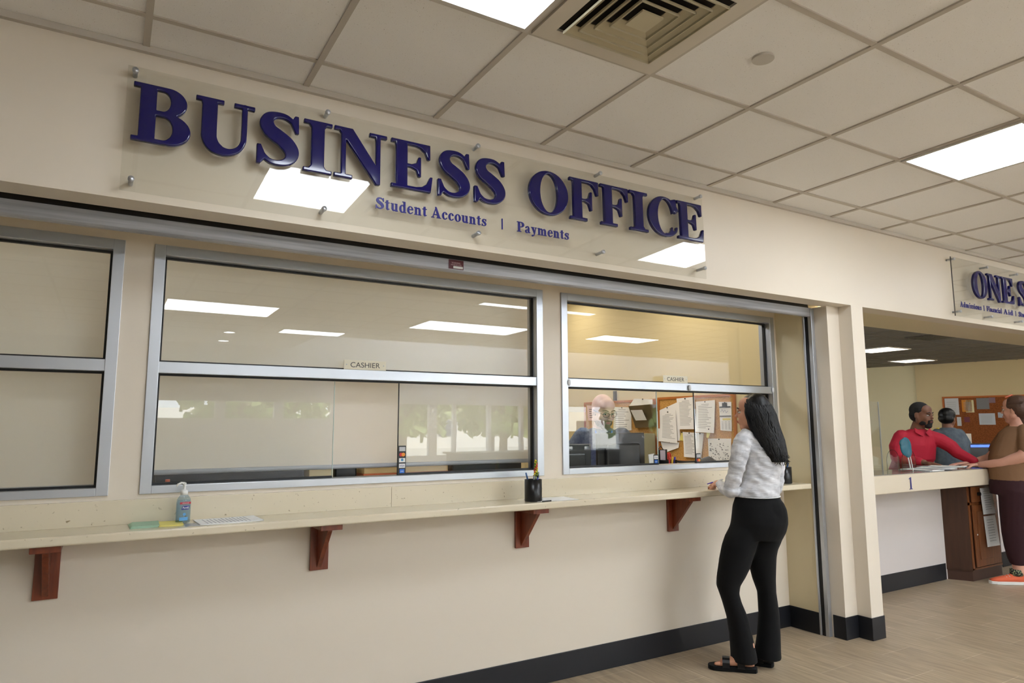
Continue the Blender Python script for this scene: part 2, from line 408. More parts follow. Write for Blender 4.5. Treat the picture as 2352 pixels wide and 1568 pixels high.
M_paper = mat('white paper', (248, 248, 246), .8, spec=.1)
M_print = mat('grey print', (178, 178, 178), .8)
M_cork = mat('cork', (212, 166, 96), .9, spec=.1, var=(90, (180, 130, 66), .4, .7), bump=(120, .3, .002))
M_cork2 = mat('dark cork', (150, 88, 50), .9, spec=.1, var=(60, (118, 66, 38), .4, .7))
M_oak = mat('oak frame', (186, 112, 50), .45)
M_skin1 = mat('skin light tan', (204, 150, 122), .5, spec=.35)
M_skin2 = mat('skin pale', (232, 190, 168), .42, spec=.4)
M_skin3 = mat('skin brown', (122, 80, 60), .5)
M_skin4 = mat('skin fair', (222, 168, 146), .5)
M_lip = mat('lips', (178, 96, 88), .45)
M_hairb = mat('black hair', (7, 6, 7), .42, spec=.35, bump=((90, 90, 6), .5, .004))
M_eye = mat('eye white', (235, 232, 228), .2); M_iris = mat('iris dark', (35, 25, 20), .15)
M_blackcloth = mat('black stretch cloth', (13, 13, 14), .85, spec=.2, sheen=.05)
M_blackplastic = mat('black plastic', (16, 16, 18), .3)

# ------------------------------------------------------------------ room shell
H = 2.898; BH = 2.286; YW = .509
def struct(name, mb, m, parent=None, **k):
    o = mb.build(name, m, parent, **k)
    if parent is None: o['kind'] = 'structure'
    return o
# floor: wood-look tiles with their grout drawn in the material
mf = bpy.data.materials.new('wood look floor tile'); mf.use_nodes = True; n = mf.node_tree; b = n.nodes['Principled BSDF']
tc = n.nodes.new('ShaderNodeTexCoord'); mp = n.nodes.new('ShaderNodeMapping'); mp.inputs['Rotation'].default_value = (0, 0, math.radians(90))
mp.inputs['Location'].default_value = (.12, .09, 0)
n.links.new(tc.outputs['Object'], mp.inputs[0])
br = n.nodes.new('ShaderNodeTexBrick'); br.inputs['Scale'].default_value = 1; br.inputs['Brick Width'].default_value = .62; br.inputs['Row Height'].default_value = .31
br.inputs['Mortar Size'].default_value = .0022; br.inputs['Mortar Smooth'].default_value = .3; br.offset = .5
br.inputs['Color1'].default_value = rgb(178, 160, 134); br.inputs['Color2'].default_value = rgb(168, 150, 126); br.inputs['Mortar'].default_value = rgb(204, 190, 168)
n.links.new(mp.outputs[0], br.inputs[0])
mp2 = n.nodes.new('ShaderNodeMapping'); mp2.inputs['Scale'].default_value = (38, 3.2, 1); n.links.new(tc.outputs['Object'], mp2.inputs[0])
no = n.nodes.new('ShaderNodeTexNoise'); no.inputs['Scale'].default_value = 1; no.inputs['Detail'].default_value = 6; no.inputs['Roughness'].default_value = .65
n.links.new(mp2.outputs[0], no.inputs['Vector'])
cr = n.nodes.new('ShaderNodeValToRGB'); cr.color_ramp.elements[0].position = .3; cr.color_ramp.elements[1].position = .72
cr.color_ramp.elements[0].color = (.62, .60, .56, 1); cr.color_ramp.elements[1].color = (1.12, 1.12, 1.12, 1)
n.links.new(no.outputs[0], cr.inputs[0])
mx = n.nodes.new('ShaderNodeMix'); mx.data_type = 'RGBA'; mx.blend_type = 'MULTIPLY'; mx.inputs[0].default_value = 1
n.links.new(br.outputs[0], mx.inputs[6]); n.links.new(cr.outputs[0], mx.inputs[7]); n.links.new(mx.outputs[2], b.inputs['Base Color'])
b.inputs['Roughness'].default_value = .38
M_floor = mf
struct('floor', MB().box(-6, 16, -9, 8, -.1, 0), M_floor)
# ceiling of the lobby (tiles), low part; the atrium at the far side is higher
T = .61; TY = .6075
mbc = MB(); mbc.box(-6, 16, -6.9, 0, H+.005, H+.1); mbc.box(-6, 2.8, -9, -6.9, H+.005, H+.1)
struct('ceiling', mbc, M_ceil)
g = MB()
for i in range(-9, 27): g.box(i*T-.012, i*T+.012, -6.9, -.02, H-.002, H+.006)
for j in range(0, 12):
    y = -(.2419+j*TY); g.box(-6, 16, y-.012, y+.012, H-.001, H+.0055)
g.box(-6, 16, -.022, 0, H-.022, H+.004)
struct('trim_1', g, M_grid)
# front wall: the bulkhead above both openings, pillar between them
struct('wall_front', MB().box(-6, 16, 0, .14, BH, H+.1), M_wall)
pl = MB(); pl.box(4.466, 4.604, 0, .56, 0, BH); pl.box(4.330, 4.466, .10, .56, 0, BH); 
struct('wall_pillar', pl, M_wall)
struct('wall_alcove_side', MB().box(4.290, 4.330, .265, .56, 0, BH+.012), mat('beige wall shade tint', (226, 212, 176), .45))  # same paint as the front wall, alcove shade tinted into the colour
M_wall_shaded = mat('beige wall shade tint', (226, 212, 176), .45, spec=.3)  # yellower copy of the beige wall paint, shading put into its colour
struct('wall_soffit', MB().box(-6, 4.466, .26, YW, BH+.012, BH+.1).box(-6, 4.466, .14, .26, BH+.03, BH+.1).box(4.604, 16, .14, .56, BH, BH+.1), M_wall_shaded)
# the window wall with three openings
W = [(-2.2, -.020), (.095, 2.168), (2.303, 4.262)]; ZS = 1.150; ZT = 2.250
ww = MB(); ww.box(-6, 4.29, YW, .62, 0, ZS); ww.box(-6, 4.29, YW, .62, ZT, H)
ww.box(-6, W[0][0], YW, .62, ZS, ZT)
for a, c in ((W[0][1], W[1][0]), (W[1][1], W[2][0]), (W[2][1], 4.29)): ww.box(a, c, YW, .62, ZS, ZT)
struct('wall_window', ww, M_wall)
# partition between the cashier office and the neighbouring office, far walls, side walls
M_wall_o = mat('painted wall office yellow', (222, 208, 168), .5, spec=.3)
struct('wall_partition', MB().box(4.57, 4.70, .56, 6, 0, H), M_wall_o)
struct('wall_office_back', MB().box(-6, 4.57, 4.6, 4.7, 0, H), M_wall_o)
struct('ceiling_office', MB().box(-6, 4.57, .62, 4.7, H, H+.1), M_ceil)
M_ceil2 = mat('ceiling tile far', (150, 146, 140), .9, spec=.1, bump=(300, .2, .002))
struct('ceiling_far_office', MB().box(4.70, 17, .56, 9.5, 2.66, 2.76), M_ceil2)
g = MB()
for k in range(16): g.box(4.7, 16.5, .7+k*.61-.012, .7+k*.61+.012, 2.655, 2.664)
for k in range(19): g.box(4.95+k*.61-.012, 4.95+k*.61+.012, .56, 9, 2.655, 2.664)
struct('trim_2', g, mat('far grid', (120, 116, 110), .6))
fa = Vector((13.995, 4.754, 0)); fb = Vector((14.523, 3.041, 0)); fd = (fb-fa).normalized(); fn = Vector((fd.y, -fd.x, 0))
if fn.x > 0: fn = -fn
MW = Matrix(((fd.x, -fn.x, 0, fa.x), (fd.y, -fn.y, 0, fa.y), (0, 0, 1, 0), (0, 0, 0, 1)))   # x along the far wall, y into it
struct('wall_far', MB().box(0, 6, 0, .2, 0, 2.66, MW), mat('far wall beige', (214, 194, 150), .6))
struct('wall_far_left', MB().box(-5, 0, .06, .2, 0, 2.66, MW), M_wall_y)
# lobby sides and the glazed far side behind the camera
struct('wall_left', MB().box(-6.1, -6, -9, 4.7, 0, 4.6), mat('white lobby wall', (236, 238, 240), .6))
M_ww = mat('white lobby wall', (236, 238, 240), .6)
struct('wall_right', MB().box(16, 16.1, -9, 8, 0, 4.6), M_ww)
struct('wall_far_back', MB().box(4.70, 16, 7.9, 8.0, 0, 2.66), M_wall_y)
WY = -8.9
bw = MB(); bw.box(-6, 16, WY-.15, WY, 0, .86); bw.box(-6, 16, WY-.15, WY, 1.90, 4.6)
bw.box(-6, 3.6, WY-.15, WY, .86, 1.60)
for x0, x1 in ((-6, .55), (1.55, 1.72), (2.55, 2.72), (3.6, 4.93), (5.62, 5.80), (6.17, 6.24), (7.0, 7.08), (7.82, 7.90), (8.6, 8.9), (9.7, 9.8), (10.6, 11.2), (12.2, 12.3), (13.3, 16)):
    bw.box(x0, x1, WY-.12, WY-.02, .86, 1.90)
struct('wall_back', bw, mat('white atrium wall', (225, 226, 228), .6))
struct('ceiling_atrium', MB().box(2.8, 16, WY, -6.9, 4.5, 4.6).box(2.8, 16, -6.9, -6.8, H+.1, 4.6).box(2.7, 2.8, WY, -6.8, H, 4.6), mat('white atrium ceiling', (225, 226, 228), .6))
# baseboards
def base(name, segs):
    m = MB()
    for x0, x1, y0, y1 in segs:
        m.box(x0, x1, y0, y1, 0, .148)
    o = m.build(name, M_base, None, bevel=.003); o['kind'] = 'structure'
base('baseboard_left', [(-6, 4.29, YW-.006, YW)])
base('baseboard_right', [(4.284, 4.29, .268, YW-.006), (4.324, 4.330, .10, .19), (4.324, 4.466, .094, .10), (4.460, 4.466, -.006, .094), (4.460, 4.610, -.006, 0), (4.604, 4.610, 0, .74)])
base('baseboard_far', [(4.61, 6.83, .722, .73), (7.9, 12.0, .722, .73)])

# ------------------------------------------------------------------ ceiling lights
M_lamp = mat('lit diffuser', (255, 255, 252), .6, emit=(238, 246, 255), es=LOBBY_E)
M_lampo = mat('lit diffuser office', (255, 252, 244), .6, emit=(255, 240, 214), es=OFFICE_E)
M_lampr = mat('lit diffuser far office', (255, 255, 252), .6, emit=(255, 246, 232), es=ROOM_E)
M_atrium_fill = mat('added atrium fill glow', (255, 255, 255), .6, emit=(240, 246, 255), es=42)  # strong glow for the added atrium panels
M_lframe = mat('light trim', (200, 194, 184), .5)
def ceiling_light(x0, x1, y0, y1, z, m, label, group, e=.02):
    t = empty('ceiling_light', ((x0+x1)/2, (y0+y1)/2, z), 0, label, 'ceiling light', group)
    a, b_ = (x1-x0)/2-.006, (y1-y0)/2-.006
    f = MB()
    f.box(-a, a, -b_, -b_+e, -.012, .004); f.box(-a, a, b_-e, b_, -.012, .004); f.box(-a, -a+e, -b_+e, b_-e, -.012, .004); f.box(a-e, a, -b_+e, b_-e, -.012, .004)
    f.build('frame', M_lframe, t)
    MB().box(-a+e, a-e, -b_+e, b_-e, -.010, .003).build('diffuser', m, t)
    return t
y1r = -(.2419+TY)
gl = 'lobby ceiling lights'
ceiling_light(T, 2*T, y1r-TY, y1r, H, M_lamp, 'square lit ceiling panel left of the square air vent, cut by the top edge', gl)
ceiling_light(6*T, 7*T, y1r-TY, y1r, H, M_lamp, 'square lit ceiling panel at the right edge, right of the round ceiling cover', gl)
for (c, r0, nx, ny, lb) in ((11, 1, 1, 1, 'right of the view, above the second sign'), (.7, 7, 2.1, 1.4, 'behind the camera, left row'), (6, 7, 2.8, 1.4, 'behind the camera, right row'), (11, 7, 2, 1, 'far right behind the camera'),
                        (6, 4, 2.8, .75, 'in the fifth tile row from the wall'), (3.45, 10, 1.6, .8, 'in the last tile row before the atrium'), (16, 4, 1, 1, 'at the far right end of the lobby')):
    yy = -(.2419+r0*TY)
    ceiling_light(c*T, (c+nx)*T, yy-ny*TY, yy, H, M_lamp, 'lit lobby ceiling panel '+lb, gl)
for x, y, lb in ((1.48, -7.15, 'nearer'), (1.55, -8.3, 'farther')):
    t = empty('downlight', (x, y, H), 0, 'round lobby downlight mirrored in the upper middle window, %s one' % lb, 'ceiling light')
    MB().lathe([(.11, -.008), (.11, .004), (.085, .004), (.085, -.008), (.11, -.008)], seg=28, caps=False).build('trim_ring', M_lframe, t)
    MB().lathe([(.084, -.004), (.084, .003)], seg=28).build('lens', M_lamp, t)
for k, x in enumerate((5, 8.5, 12)):  # unseen panels added to brighten the atrium wall mirrored in the windows
    t = ceiling_light(x, x+1.4, -8.5, -7.3, 4.5, M_atrium_fill, 'added glowing panel brightening the high white atrium behind the camera', 'added atrium fill panels')
M_lampb = mat('lit diffuser back office', (255, 252, 248), .6, emit=(246, 248, 255), es=8.5)
go = 'cashier office ceiling lights'
for x, y, lb in ((-1.0, 1.5, 'behind the left window'), (1.3, 1.5, 'behind the middle window'), (3.2, 1.3, 'above the bald man'), (3.2, 3.0, 'at the back of the booth')):
    ceiling_light(x, x+1.2, y, y+.6, H-.002, M_lampo if x > 2 else M_lampb, 'lit office ceiling panel '+lb, go)
gr = 'neighbouring office ceiling lights'
ceiling_light(10.30, 10.95, 3.12, 3.80, 2.658, M_lampr, 'lit square ceiling panel in the neighbouring office, upper left one', gr)
ceiling_light(12.66, 13.27, 3.92, 4.53, 2.658, M_lampr, 'lit square ceiling panel in the neighbouring office, lower one beside dark vent', gr)
# dark return vent in the far office
t = empty('ceiling_vent', (9.75, 2.1, 2.655), 0, 'dark square ceiling vent in the neighbouring office', 'vent')
MB().box(-.3, .3, -.3, .3, -.006, .003).build('plate', mat('dark vent', (70, 66, 60), .6), t)
g = MB()
for k in range(9): g.box(-.27, .27, -.27+k*.065, -.255+k*.065, -.012, -.006)
g.build('louvre', mat('dark vent louvre', (92, 88, 80), .6), t)
# the square diffuser vent of the lobby
vx0, vx1, vy1, vy0 = 2*T, 3*T, y1r, y1r-TY
t = empty('ceiling_vent', ((vx0+vx1)/2, (vy0+vy1)/2, H), 0, 'square louvred air vent in the lobby ceiling between two lit panels', 'vent')
a = .292
M_vent = mat('vent enamel', (196, 186, 156), .45); M_vp = mat('vent panel', (214, 206, 192), .6)
MB().box(-a, a, -a, -.225, -.012, .0).box(-a, a, .225, a, -.012, 0).box(-a, -.225, -.225, .225, -.012, 0).box(.225, a, -.225, .225, -.012, 0).build('panel', M_vp, t)
MB().box(-.225, .225, -.225, .225, -.002, -.001).build('duct', mat('duct dark', (30, 26, 24), .9), t)
for k, r0 in enumerate((.208, .168, .128, .088, .048)):
    mbv = MB(); r1 = r0-.032; zo, zi = -.024, -.006
    if k == 4: mbv.box(-r0, r0, -r0, r0, zo-.007, zo)
    else:
        for q in range(4):
            R4 = Matrix.Rotation(q*math.pi/2, 4, 'Z')
            vs = [R4 @ Vector(p) for p in ((-r0, -r0, zo+.003), (r0, -r0, zo+.003), (r1, -r1, zi+.003), (-r1, -r1, zi+.003), (-r0, -r0, zo), (r0, -r0, zo), (r1, -r1, zi), (-r1, -r1, zi))]
            mbv.add(vs, [(0,3,2,1),(4,5,6,7),(0,1,5,4),(1,2,6,5),(2,3,7,6),(3,0,4,7)])
            mbv.box(-r0, r0, -r0, -r0+.003, zo-.007, zo+.001, R4)
    mbv.build('louvre', M_vent, t)
tag(MB().lathe([(.043, -.006), (.043, .005)], (2.14, -1.17, H+.002), 32).build('ceiling_cover', mat('ceiling cover', (200, 194, 184), .5)), 'small round cover plate flush in a lobby ceiling tile, right of the square vent', 'cover plate')
tag(MB().box(7.55, 7.75, -.16, -.10, H-.06, H-.003).build('sign_bracket', M_black, bevel=.004), 'small black fixture under the ceiling at the right edge', 'bracket')

# ------------------------------------------------------------------ windows
gasket = M_black
def window(num, x0, x1, jl=True):
    fw = .045; yf = YW-.010; yb = .605
    root = empty('window_%d' % num, ((x0+x1)/2, YW, ZS), 0, kind='structure'); cx = (x0+x1)/2
    m = MB(); dx = -cx; dz = -ZS; dy = -YW
    def bx(q, a, b_, c, d, e, f_): q.box(a+dx, b_+dx, c+dy, d+dy, e+dz, f_+dz)
    bx(m, x0, x0+fw, yf, yb, ZS, ZT); bx(m, x1-fw, x1, yf, yb, ZS, ZT)
    bx(m, x0+fw, x1-fw, yf, yb, ZT-fw, ZT); bx(m, x0+fw, x1-fw, yf, yb, ZS, ZS+fw-.012)
    m.build('window_frame', M_alu, root, bevel=.0015)
    zm = 1.698; m = MB(); bx(m, x0+fw-.004, x1-fw+.004, yf+.006, yb-.012, zm-.025, zm+.025); m.build('mullion', M_alu, root, bevel=.0015)
    k = MB(); a, c = x0+fw, x1-fw; gt = .009
    for z0, z1 in ((ZS+fw-.012, zm-.025), (zm+.025, ZT-fw)):
        bx(k, a, a+gt, .545, .565, z0, z1); bx(k, c-gt, c, .545, .565, z0, z1); bx(k, a+gt, c-gt, .545, .565, z1-gt, z1)
        if z0 > zm or num == 1: bx(k, a+gt, c-gt, .545, .565, z0, z0+gt if z0 > zm else z0+gt)
    return root, (dx, dy, dz), k, bx, a, c, zm
for num, (x0, x1) in enumerate(W, 1):
    root, dd, k, bx, a, c, zm = window(num, x0, x1)
    zb = ZS+.033
    m = MB(); bx(m, a+.004, c-.004, .552, .558, zm+.025, ZT-.047); m.build('upper_pane', M_glass, root)
    if num == 1:
        m = MB(); bx(m, a+.004, c-.004, .552, .558, zb, zm-.025); m.build('lower_pane', M_glass, root)
    else:
        p0, p1 = ((.937, 1.283), (3.105, 3.449))[num-2]
        for s0, s1 in ((a+.002, p0), (p1, c-.002)):
            m = MB(); bx(m, s0, s1, .552, .558, zb+.002, zm-.025); m.build('sliding_pane', M_glass, root)
            bx(k, s0, s1, .546, .566, zb, zb+.010)
        bx(k, p1-.002, p1+.002, .5515, .5585, zb, zm-.025)
        m = MB(); bx(m, p0, p0+.0025, .5515, .5585, zb, zm-.03); m.build('pane_edge', mat('polished glass edge', (205, 222, 214), .15), root)
    k.build('gasket', M_black, root)
    if num == 3:
        m = MB()
        for xx in (2.352, 3.36, 4.215): m.ell((xx+dd[0], YW-.012+dd[1], zm+dd[2]+(.0 if xx != 3.36 else -.004)), (.012, .008, .020))
        m.build('bumper', mat('clear silicone bumper', (215, 216, 218), .25), root, True)
# roller shades behind the first two windows
def shade(x0, x1, zb, label):
    t = empty('roller_shade', ((x0+x1)/2, .66, zb), 0, label, 'window shade')
    hw = (x1-x0)/2
    MB().box(-hw, hw, 0, .0015, .02, ZT-zb+.03).build('fabric', M_shade, t)
    MB().tube([(-hw, .001, .012), (hw, .001, .012)], .012, 12).build('hem_bar', mat('shade hem bar', (176, 178, 182), .4), t, True)
    MB().tube([(-hw, .012, ZT-zb+.04), (hw, .012, ZT-zb+.04)], .02, 12).build('roller', M_alu, t, True)
shade(-2.2, .0, 1.165, 'lowered beige roller shade behind the leftmost window')
shade(.09, 2.16, 1.218, 'lowered beige roller shade behind the wide middle window')

# ------------------------------------------------------------------ shutter bar and guide
t = empty('security_shutter', (-.7, .225, 2.22), 0, 'grey steel rolling shutter raised into the soffit, bottom bar showing above the windows', 'shutter')
MB().prism([(-.020, .008), (-.014, 0), (.014, 0), (.020, .008), (.020, .062), (-.020, .062)], 'x', -5.3, 4.992).build('bottom_bar', M_galv, t)
MB().box(-5.3, 4.99, -.006, .006, .062, .11).build('curtain', M_black, t)
q = MB(); q.box(4.993, 5.000, .006, .045, -2.22, .085); q.box(5.000, 5.030, .020, .045, -2.22, .085)
q.build('guide_backing', M_black, t)
q = MB(); q.box(4.994, 5.028, -.024, .006, -2.22, .062); q.box(4.985, 4.993, .030, .045, -2.22, .09)
q.build('guide_rail', M_alu, t, bevel=.002)
st = empty('warning_sticker', (1.445, .2045, 2.254), 0, 'small dark red sticker with a white box on the grey shutter bar', 'sticker')
MB().box(-.042, .042, -.001, .0, -.022, .026).build('backing', mat('dark red vinyl', (88, 22, 30), .4), st)
MB().box(-.016, .038, -.0018, -.001, -.018, -.006).build('blank_field', M_white, st)
me = sans_mesh('WARNING', .05, .009); o = link('lettering', me, mat('sticker print', (190, 150, 150), .5), st); o.location = (-.026, -.0014, .006)
me = sans_mesh('SHUTTER MAY CLOSE', .06, .006); o = link('lettering', me, mat('sticker print', (190, 150, 150), .5), st); o.location = (-.030, -.0014, -.003)

# ------------------------------------------------------------------ shelf, splash, brackets
t = empty('quartz_ledge', (-2, .25, 1.029), 0, 'long cream speckled stone ledge running below the three windows', 'counter')
m = MB(); m.box(-4, 6.26, .0, .2585, -.036, 0); m.build('ledge_top', M_quartz, t, bevel=.007, seg=3)
m = MB(); m.box(-4, 3.228, .239, .2585, .0, .101); m.box(3.2295, 6.288, .239, .2585, .0, .101); m.build('backsplash', M_quartz, t, bevel=.001)
def bracket(x, label):
    t = empty('shelf_bracket', (x, YW, .757), 0, label, 'bracket', 'cherry wood brackets under the ledge')
    MB().box(-.043, .043, -.020, 0, 0, .235).build('wall_plate', M_cherry, t, bevel=.0015)
    MB().box(-.05, .05, -.215, -.020, .208, .2355).build('top_plate', M_cherry, t, bevel=.0015)
    MB().prism([(-.020, .012), (-.020, .208), (-.185, .208), (-.185, .200)], 'x', -.011, .011).build('gusset', M_cherry, t, bevel=.001)
for x, lb in ((-.211, 'cherry wood bracket under the ledge near the left edge, seen head-on'), (.871, 'cherry wood bracket under the ledge below the sanitizer and papers, second from left'),
              (2.012, 'cherry wood bracket under the ledge below the black pen cup'), (3.165, 'cherry wood bracket under the ledge left of the standing woman')):
    bracket(x, lb)

# ------------------------------------------------------------------ acrylic signs
def standoff(p, parent, dy):
    q = MB(); q.tube([(p[0], -.002, p[1]), (p[0], dy-.016, p[1])], .0085, 14, cap=False); q.disc((p[0], dy-.010, p[1]), .011, (0, -1, 0), .010, 18)
    return q.build('standoff', M_alu, parent, True)
sg = empty('business_office_sign', (1.46, 0, 2.302), 0, 'long clear acrylic sign with large navy letters BUSINESS OFFICE on the wall above the windows', 'sign')
sg.rotation_euler.x = math.radians(-1.5)   # hangs very slightly off plumb on its standoffs
def s2(o, x, z, y=0): o.location = (x-1.46, y, z-2.302)
MB().box(-1.515, 1.515, -.003, .003, 0, .495).build('acrylic_panel', M_acr, sg).location = (0, -.047, 0)
for p in ((-.030, 2.775), (.700, 2.787), (1.436, 2.795), (2.190, 2.803), (2.950, 2.806), (-.020, 2.345), (.695, 2.350), (1.435, 2.353), (2.190, 2.360), (2.952, 2.362)):
    standoff((p[0]-1.46, p[1]-2.302), sg, -.047)
LET = (('B', -.030, .170), ('U', .184, .403), ('S', .413, .583), ('I', .601, .721), ('N', .731, .969), ('E', .990, 1.192), ('S', 1.217, 1.388), ('S', 1.409, 1.584),
       ('O', 1.724, 1.964), ('F', 1.976, 2.166), ('F', 2.180, 2.373), ('I', 2.384, 2.515), ('C', 2.521, 2.741), ('E', 2.745, 2.954))
for ch, x0, x1 in LET:
    zb = 2.499+(x0)*.0065; hgt = .226
    me = glyph_mesh(ch, 1, hgt, .022, .0050, 90, total=x1-x0-.004, name='letter', bold=.011)
    o = link('letter', me, M_blue, sg, True); s2(o, x0, zb, -.064)
small = [('Student', .924, 1.170), ('Accounts', 1.192, 1.482), ('|', 1.565, 1.577), ('Payments', 1.657, 1.972)]
for wd, x0, x1 in small:
    me = glyph_mesh(wd, 1, .051, .004, 0, 44, total=x1-x0, name='words', bold=.012)
    o = link('lettering', me, M_blue2, sg); s2(o, x0, 2.391+x0*.004, -.053)
sg2 = empty('one_stop_sign', (7.3, 0, 2.312), 0, 'clear acrylic sign with navy letters ONE S, cut by the right edge', 'sign')
MB().box(-1.51, 1.51, -.003, .003, 0, .49).build('acrylic_panel', M_acr, sg2).location = (0, -.047, 0)
MB().box(-1.513, -1.5105, -.004, .004, 0, .49).build('panel_edge', mat('acrylic edge shade', (92, 88, 84), .3), sg2).location = (0, -.047, 0)
for p in ((5.815, 2.782), (6.35, 2.776), (6.88, 2.775), (7.42, 2.776), (5.845, 2.352), (6.354, 2.349), (6.89, 2.350), (7.42, 2.35)): standoff((p[0]-7.3, p[1]-2.312), sg2, -.047)
for ch, x0, x1 in (('O', 6.07, 6.30), ('N', 6.315, 6.545), ('E', 6.56, 6.765), ('S', 6.855, 7.03), ('T', 7.05, 7.24), ('O', 7.255, 7.485), ('P', 7.50, 7.68)):
    me = glyph_mesh(ch, 1, .226, .022, .0050, 60, total=x1-x0-.004, name='letter', bold=.011)
    o = link('letter', me, M_blue, sg2, True); o.location = (x0-7.3, -.064, 2.490-2.312)
for wd, x0, x1 in (('Admissions', 5.868, 6.207), ('|', 6.245, 6.257), ('Financial', 6.295, 6.555), ('Aid', 6.585, 6.755), ('|', 6.80, 6.812), ('Student', 6.86, 7.08)):
    me = glyph_mesh(wd, 1, .045, .004, 0, 40, total=x1-x0, name='words')
    o = link('lettering', me, M_blue2, sg2); o.location = (x0-7.3, -.053, 2.392-2.312)

# ------------------------------------------------------------------ cashier plaques
M_plq = mat('cream engraved plastic', (222, 214, 190), .45); M_ink = mat('dark engraving', (70, 66, 62), .6)
for x0, x1, z0, z1, lb in ((.968, 1.190, 1.723, 1.771, 'cream CASHIER plaque standing on the crossbar of the middle window'), (3.126, 3.349, 1.723, 1.771, 'cream CASHIER plaque on the crossbar of the right window, above the papers')):
    t = empty('cashier_plaque', ((x0+x1)/2, YW-.002, z0+.0005), 0, lb, 'sign')
    hw = (x1-x0)/2
    MB().box(-hw, hw, -.003, 0, 0, z1-z0).build('plate', M_plq, t, bevel=.0006)
    o = link('lettering', sans_mesh('CASHIER', .155, .026), M_ink, t); o.location = (-.077, -.0034, .011)
    for sx_ in (-1, 1): MB().disc((sx_*(hw-.013), -.003, .024), .003, (0, -1, 0), .001, 10).build('screw', M_galv, t)

# ------------------------------------------------------------------ payment card strips on the glass
def card_strip(x, z0, logos, label, tot=None):
    hgt = .029*len(logos)+.006; t = empty('card_sticker', (x, .5505, z0), 0, label, 'sticker')
    MB().box(-.021, .021, -.0012, 0, 0, hgt).build('backing', mat('card strip black', (14, 14, 18), .35), t)
    for i, lg in enumerate(logos):
        zc = .003+.029*i+.0145
        if lg == 'blue':
            MB().box(-.013, .013, -.002, -.0012, zc-.012, zc+.012).build('logo', mat('card blue', (40, 110, 205), .4), t)
            o = link('logo', sans_mesh('AMEX', .018, .005), M_white, t); o.location = (-.009, -.0026, zc-.002)
        elif lg == 'visa':
            MB().box(-.017, .017, -.002, -.0012, zc-.011, zc+.011).build('logo', M_white, t)
            o = link('logo', sans_mesh('VISA', .028, .010), mat('card navy', (26, 40, 130), .4), t); o.location = (-.014, -.0026, zc-.005)
        elif lg == 'mc':
            MB().disc((-.006, -.0012, zc), .010, (0, -1, 0), .001, 20).build('logo', mat('card red', (205, 40, 40), .4), t)
            MB().disc((.006, -.0022, zc), .010, (0, -1, 0), .0006, 20).build('logo', mat('card orange', (240, 150, 40), .4), t)
        elif lg == 'dc':
            MB().box(-.017, .017, -.002, -.0012, zc-.011, zc+.011).build('logo', M_white, t)
            MB().disc((.0, -.002, zc+.002), .007, (0, -1, 0), .0006, 20).build('logo', mat('card pale blue', (70, 140, 190), .4), t)
        elif lg == 'grey':
            MB().box(-.017, .017, -.002, -.0012, zc-.011, zc+.011).build('logo', mat('card grey', (190, 190, 192), .4), t)
card_strip(1.306, 1.184, ['blue', 'visa', 'dc', 'mc', 'grey'], 'tall black strip of payment card logos on the middle window pane')
card_strip(3.083, 1.184, ['blue', 'visa'], 'short black strip with VISA logo on the left pane of the right window')
card_strip(3.472, 1.184, ['mc', 'grey'], 'short black strip with red and orange circles on the right pane near the woman')

# ------------------------------------------------------------------ things on the ledge
ZL = 1.0292
def sheetpts(cx, cy, sx, sy, th, rz, z=ZL, curl=0.0, nseg=8):
    R = Matrix.Rotation(rz, 3, 'Z'); m = MB(); top = []; bot = []
    for i in range(nseg+1):
        u = -1+2*i/nseg; zz = curl*u*u
        for s in (-1, 1):
            p = R @ Vector((u*sx/2, s*sy/2, 0)); top.append((cx+p.x, cy+p.y, z+zz+th)); bot.append((cx+p.x, cy+p.y, z+zz))
    n2 = len(top); vs = top+bot; fs = []
    for i in range(nseg):
        a = 2*i; fs += [(a, a+2, a+3, a+1), (n2+a, n2+a+1, n2+a+3, n2+a+2), (a, n2+a, n2+a+2, a+2), (a+1, a+3, n2+a+3, n2+a+1)]
    fs += [(0, 1, n2+1, n2), (2*nseg, n2+2*nseg, n2+2*nseg+1, 2*nseg+1)]
    m.add(vs, fs); return m
M_green = mat('green card', (172, 204, 176), .8); M_yel = mat('yellow card', (242, 228, 130), .8)
for i in range(4):
    tag(sheetpts(.112+.003*i, .395, .100, .150, .0020, .03-.02*i, ZL+i*.0024, .0004).build('green_slip', M_green),
        'pale green slip in the small pile left of the yellow slips on the ledge', 'paper slip', 'green slips on the ledge')
for i in range(2):
    tag(sheetpts(.214+.002*i, .395, .088, .145, .0022, -.03+.02*i, ZL+.0002+i*.0026, .0004).build('yellow_slip', M_yel),
        'yellow slip beside the green pile, %s one' % ('bottom', 'top')[i], 'paper slip', 'yellow slips on the ledge')
tag(MB().box(.262, .318, .285, .37, ZL, ZL+.001).build('grey_card', mat('grey laminate', (150, 155, 162), .3)), 'flat grey laminated card lying between the sanitizer bottle and ledge edge', 'card')
t = empty('paper_sheet', (.44, .385, ZL), .06, 'white printed sheets lying on the ledge right of the sanitizer bottle', 'paper')
sheetpts(0, 0, .255, .185, .003, 0, 0, .001).build('sheet', M_paper, t)
pr = MB()
for i in range(13): pr.box(-.112+i*.0155, -.112+i*.0155+.004, -.075, .06+.015*math.sin(i*2.3), .0034, .0037)
pr.build('printing', mat('faint print', (190, 190, 196), .8), t)
tag(sheetpts(2.12, .36, .26, .17, .0012, -.10, ZL+.0002, .0008).build('paper_sheet', M_paper), 'plain white sheet lying on the ledge right of the black pen cup', 'paper')
tag(MB().tube([(2.0, .262, ZL+.0042), (2.06, .272, ZL+.0042)], .0038, 10).build('pen', M_blackplastic, None, True), 'black pen lying on the ledge at the foot of the pen cup', 'pen')
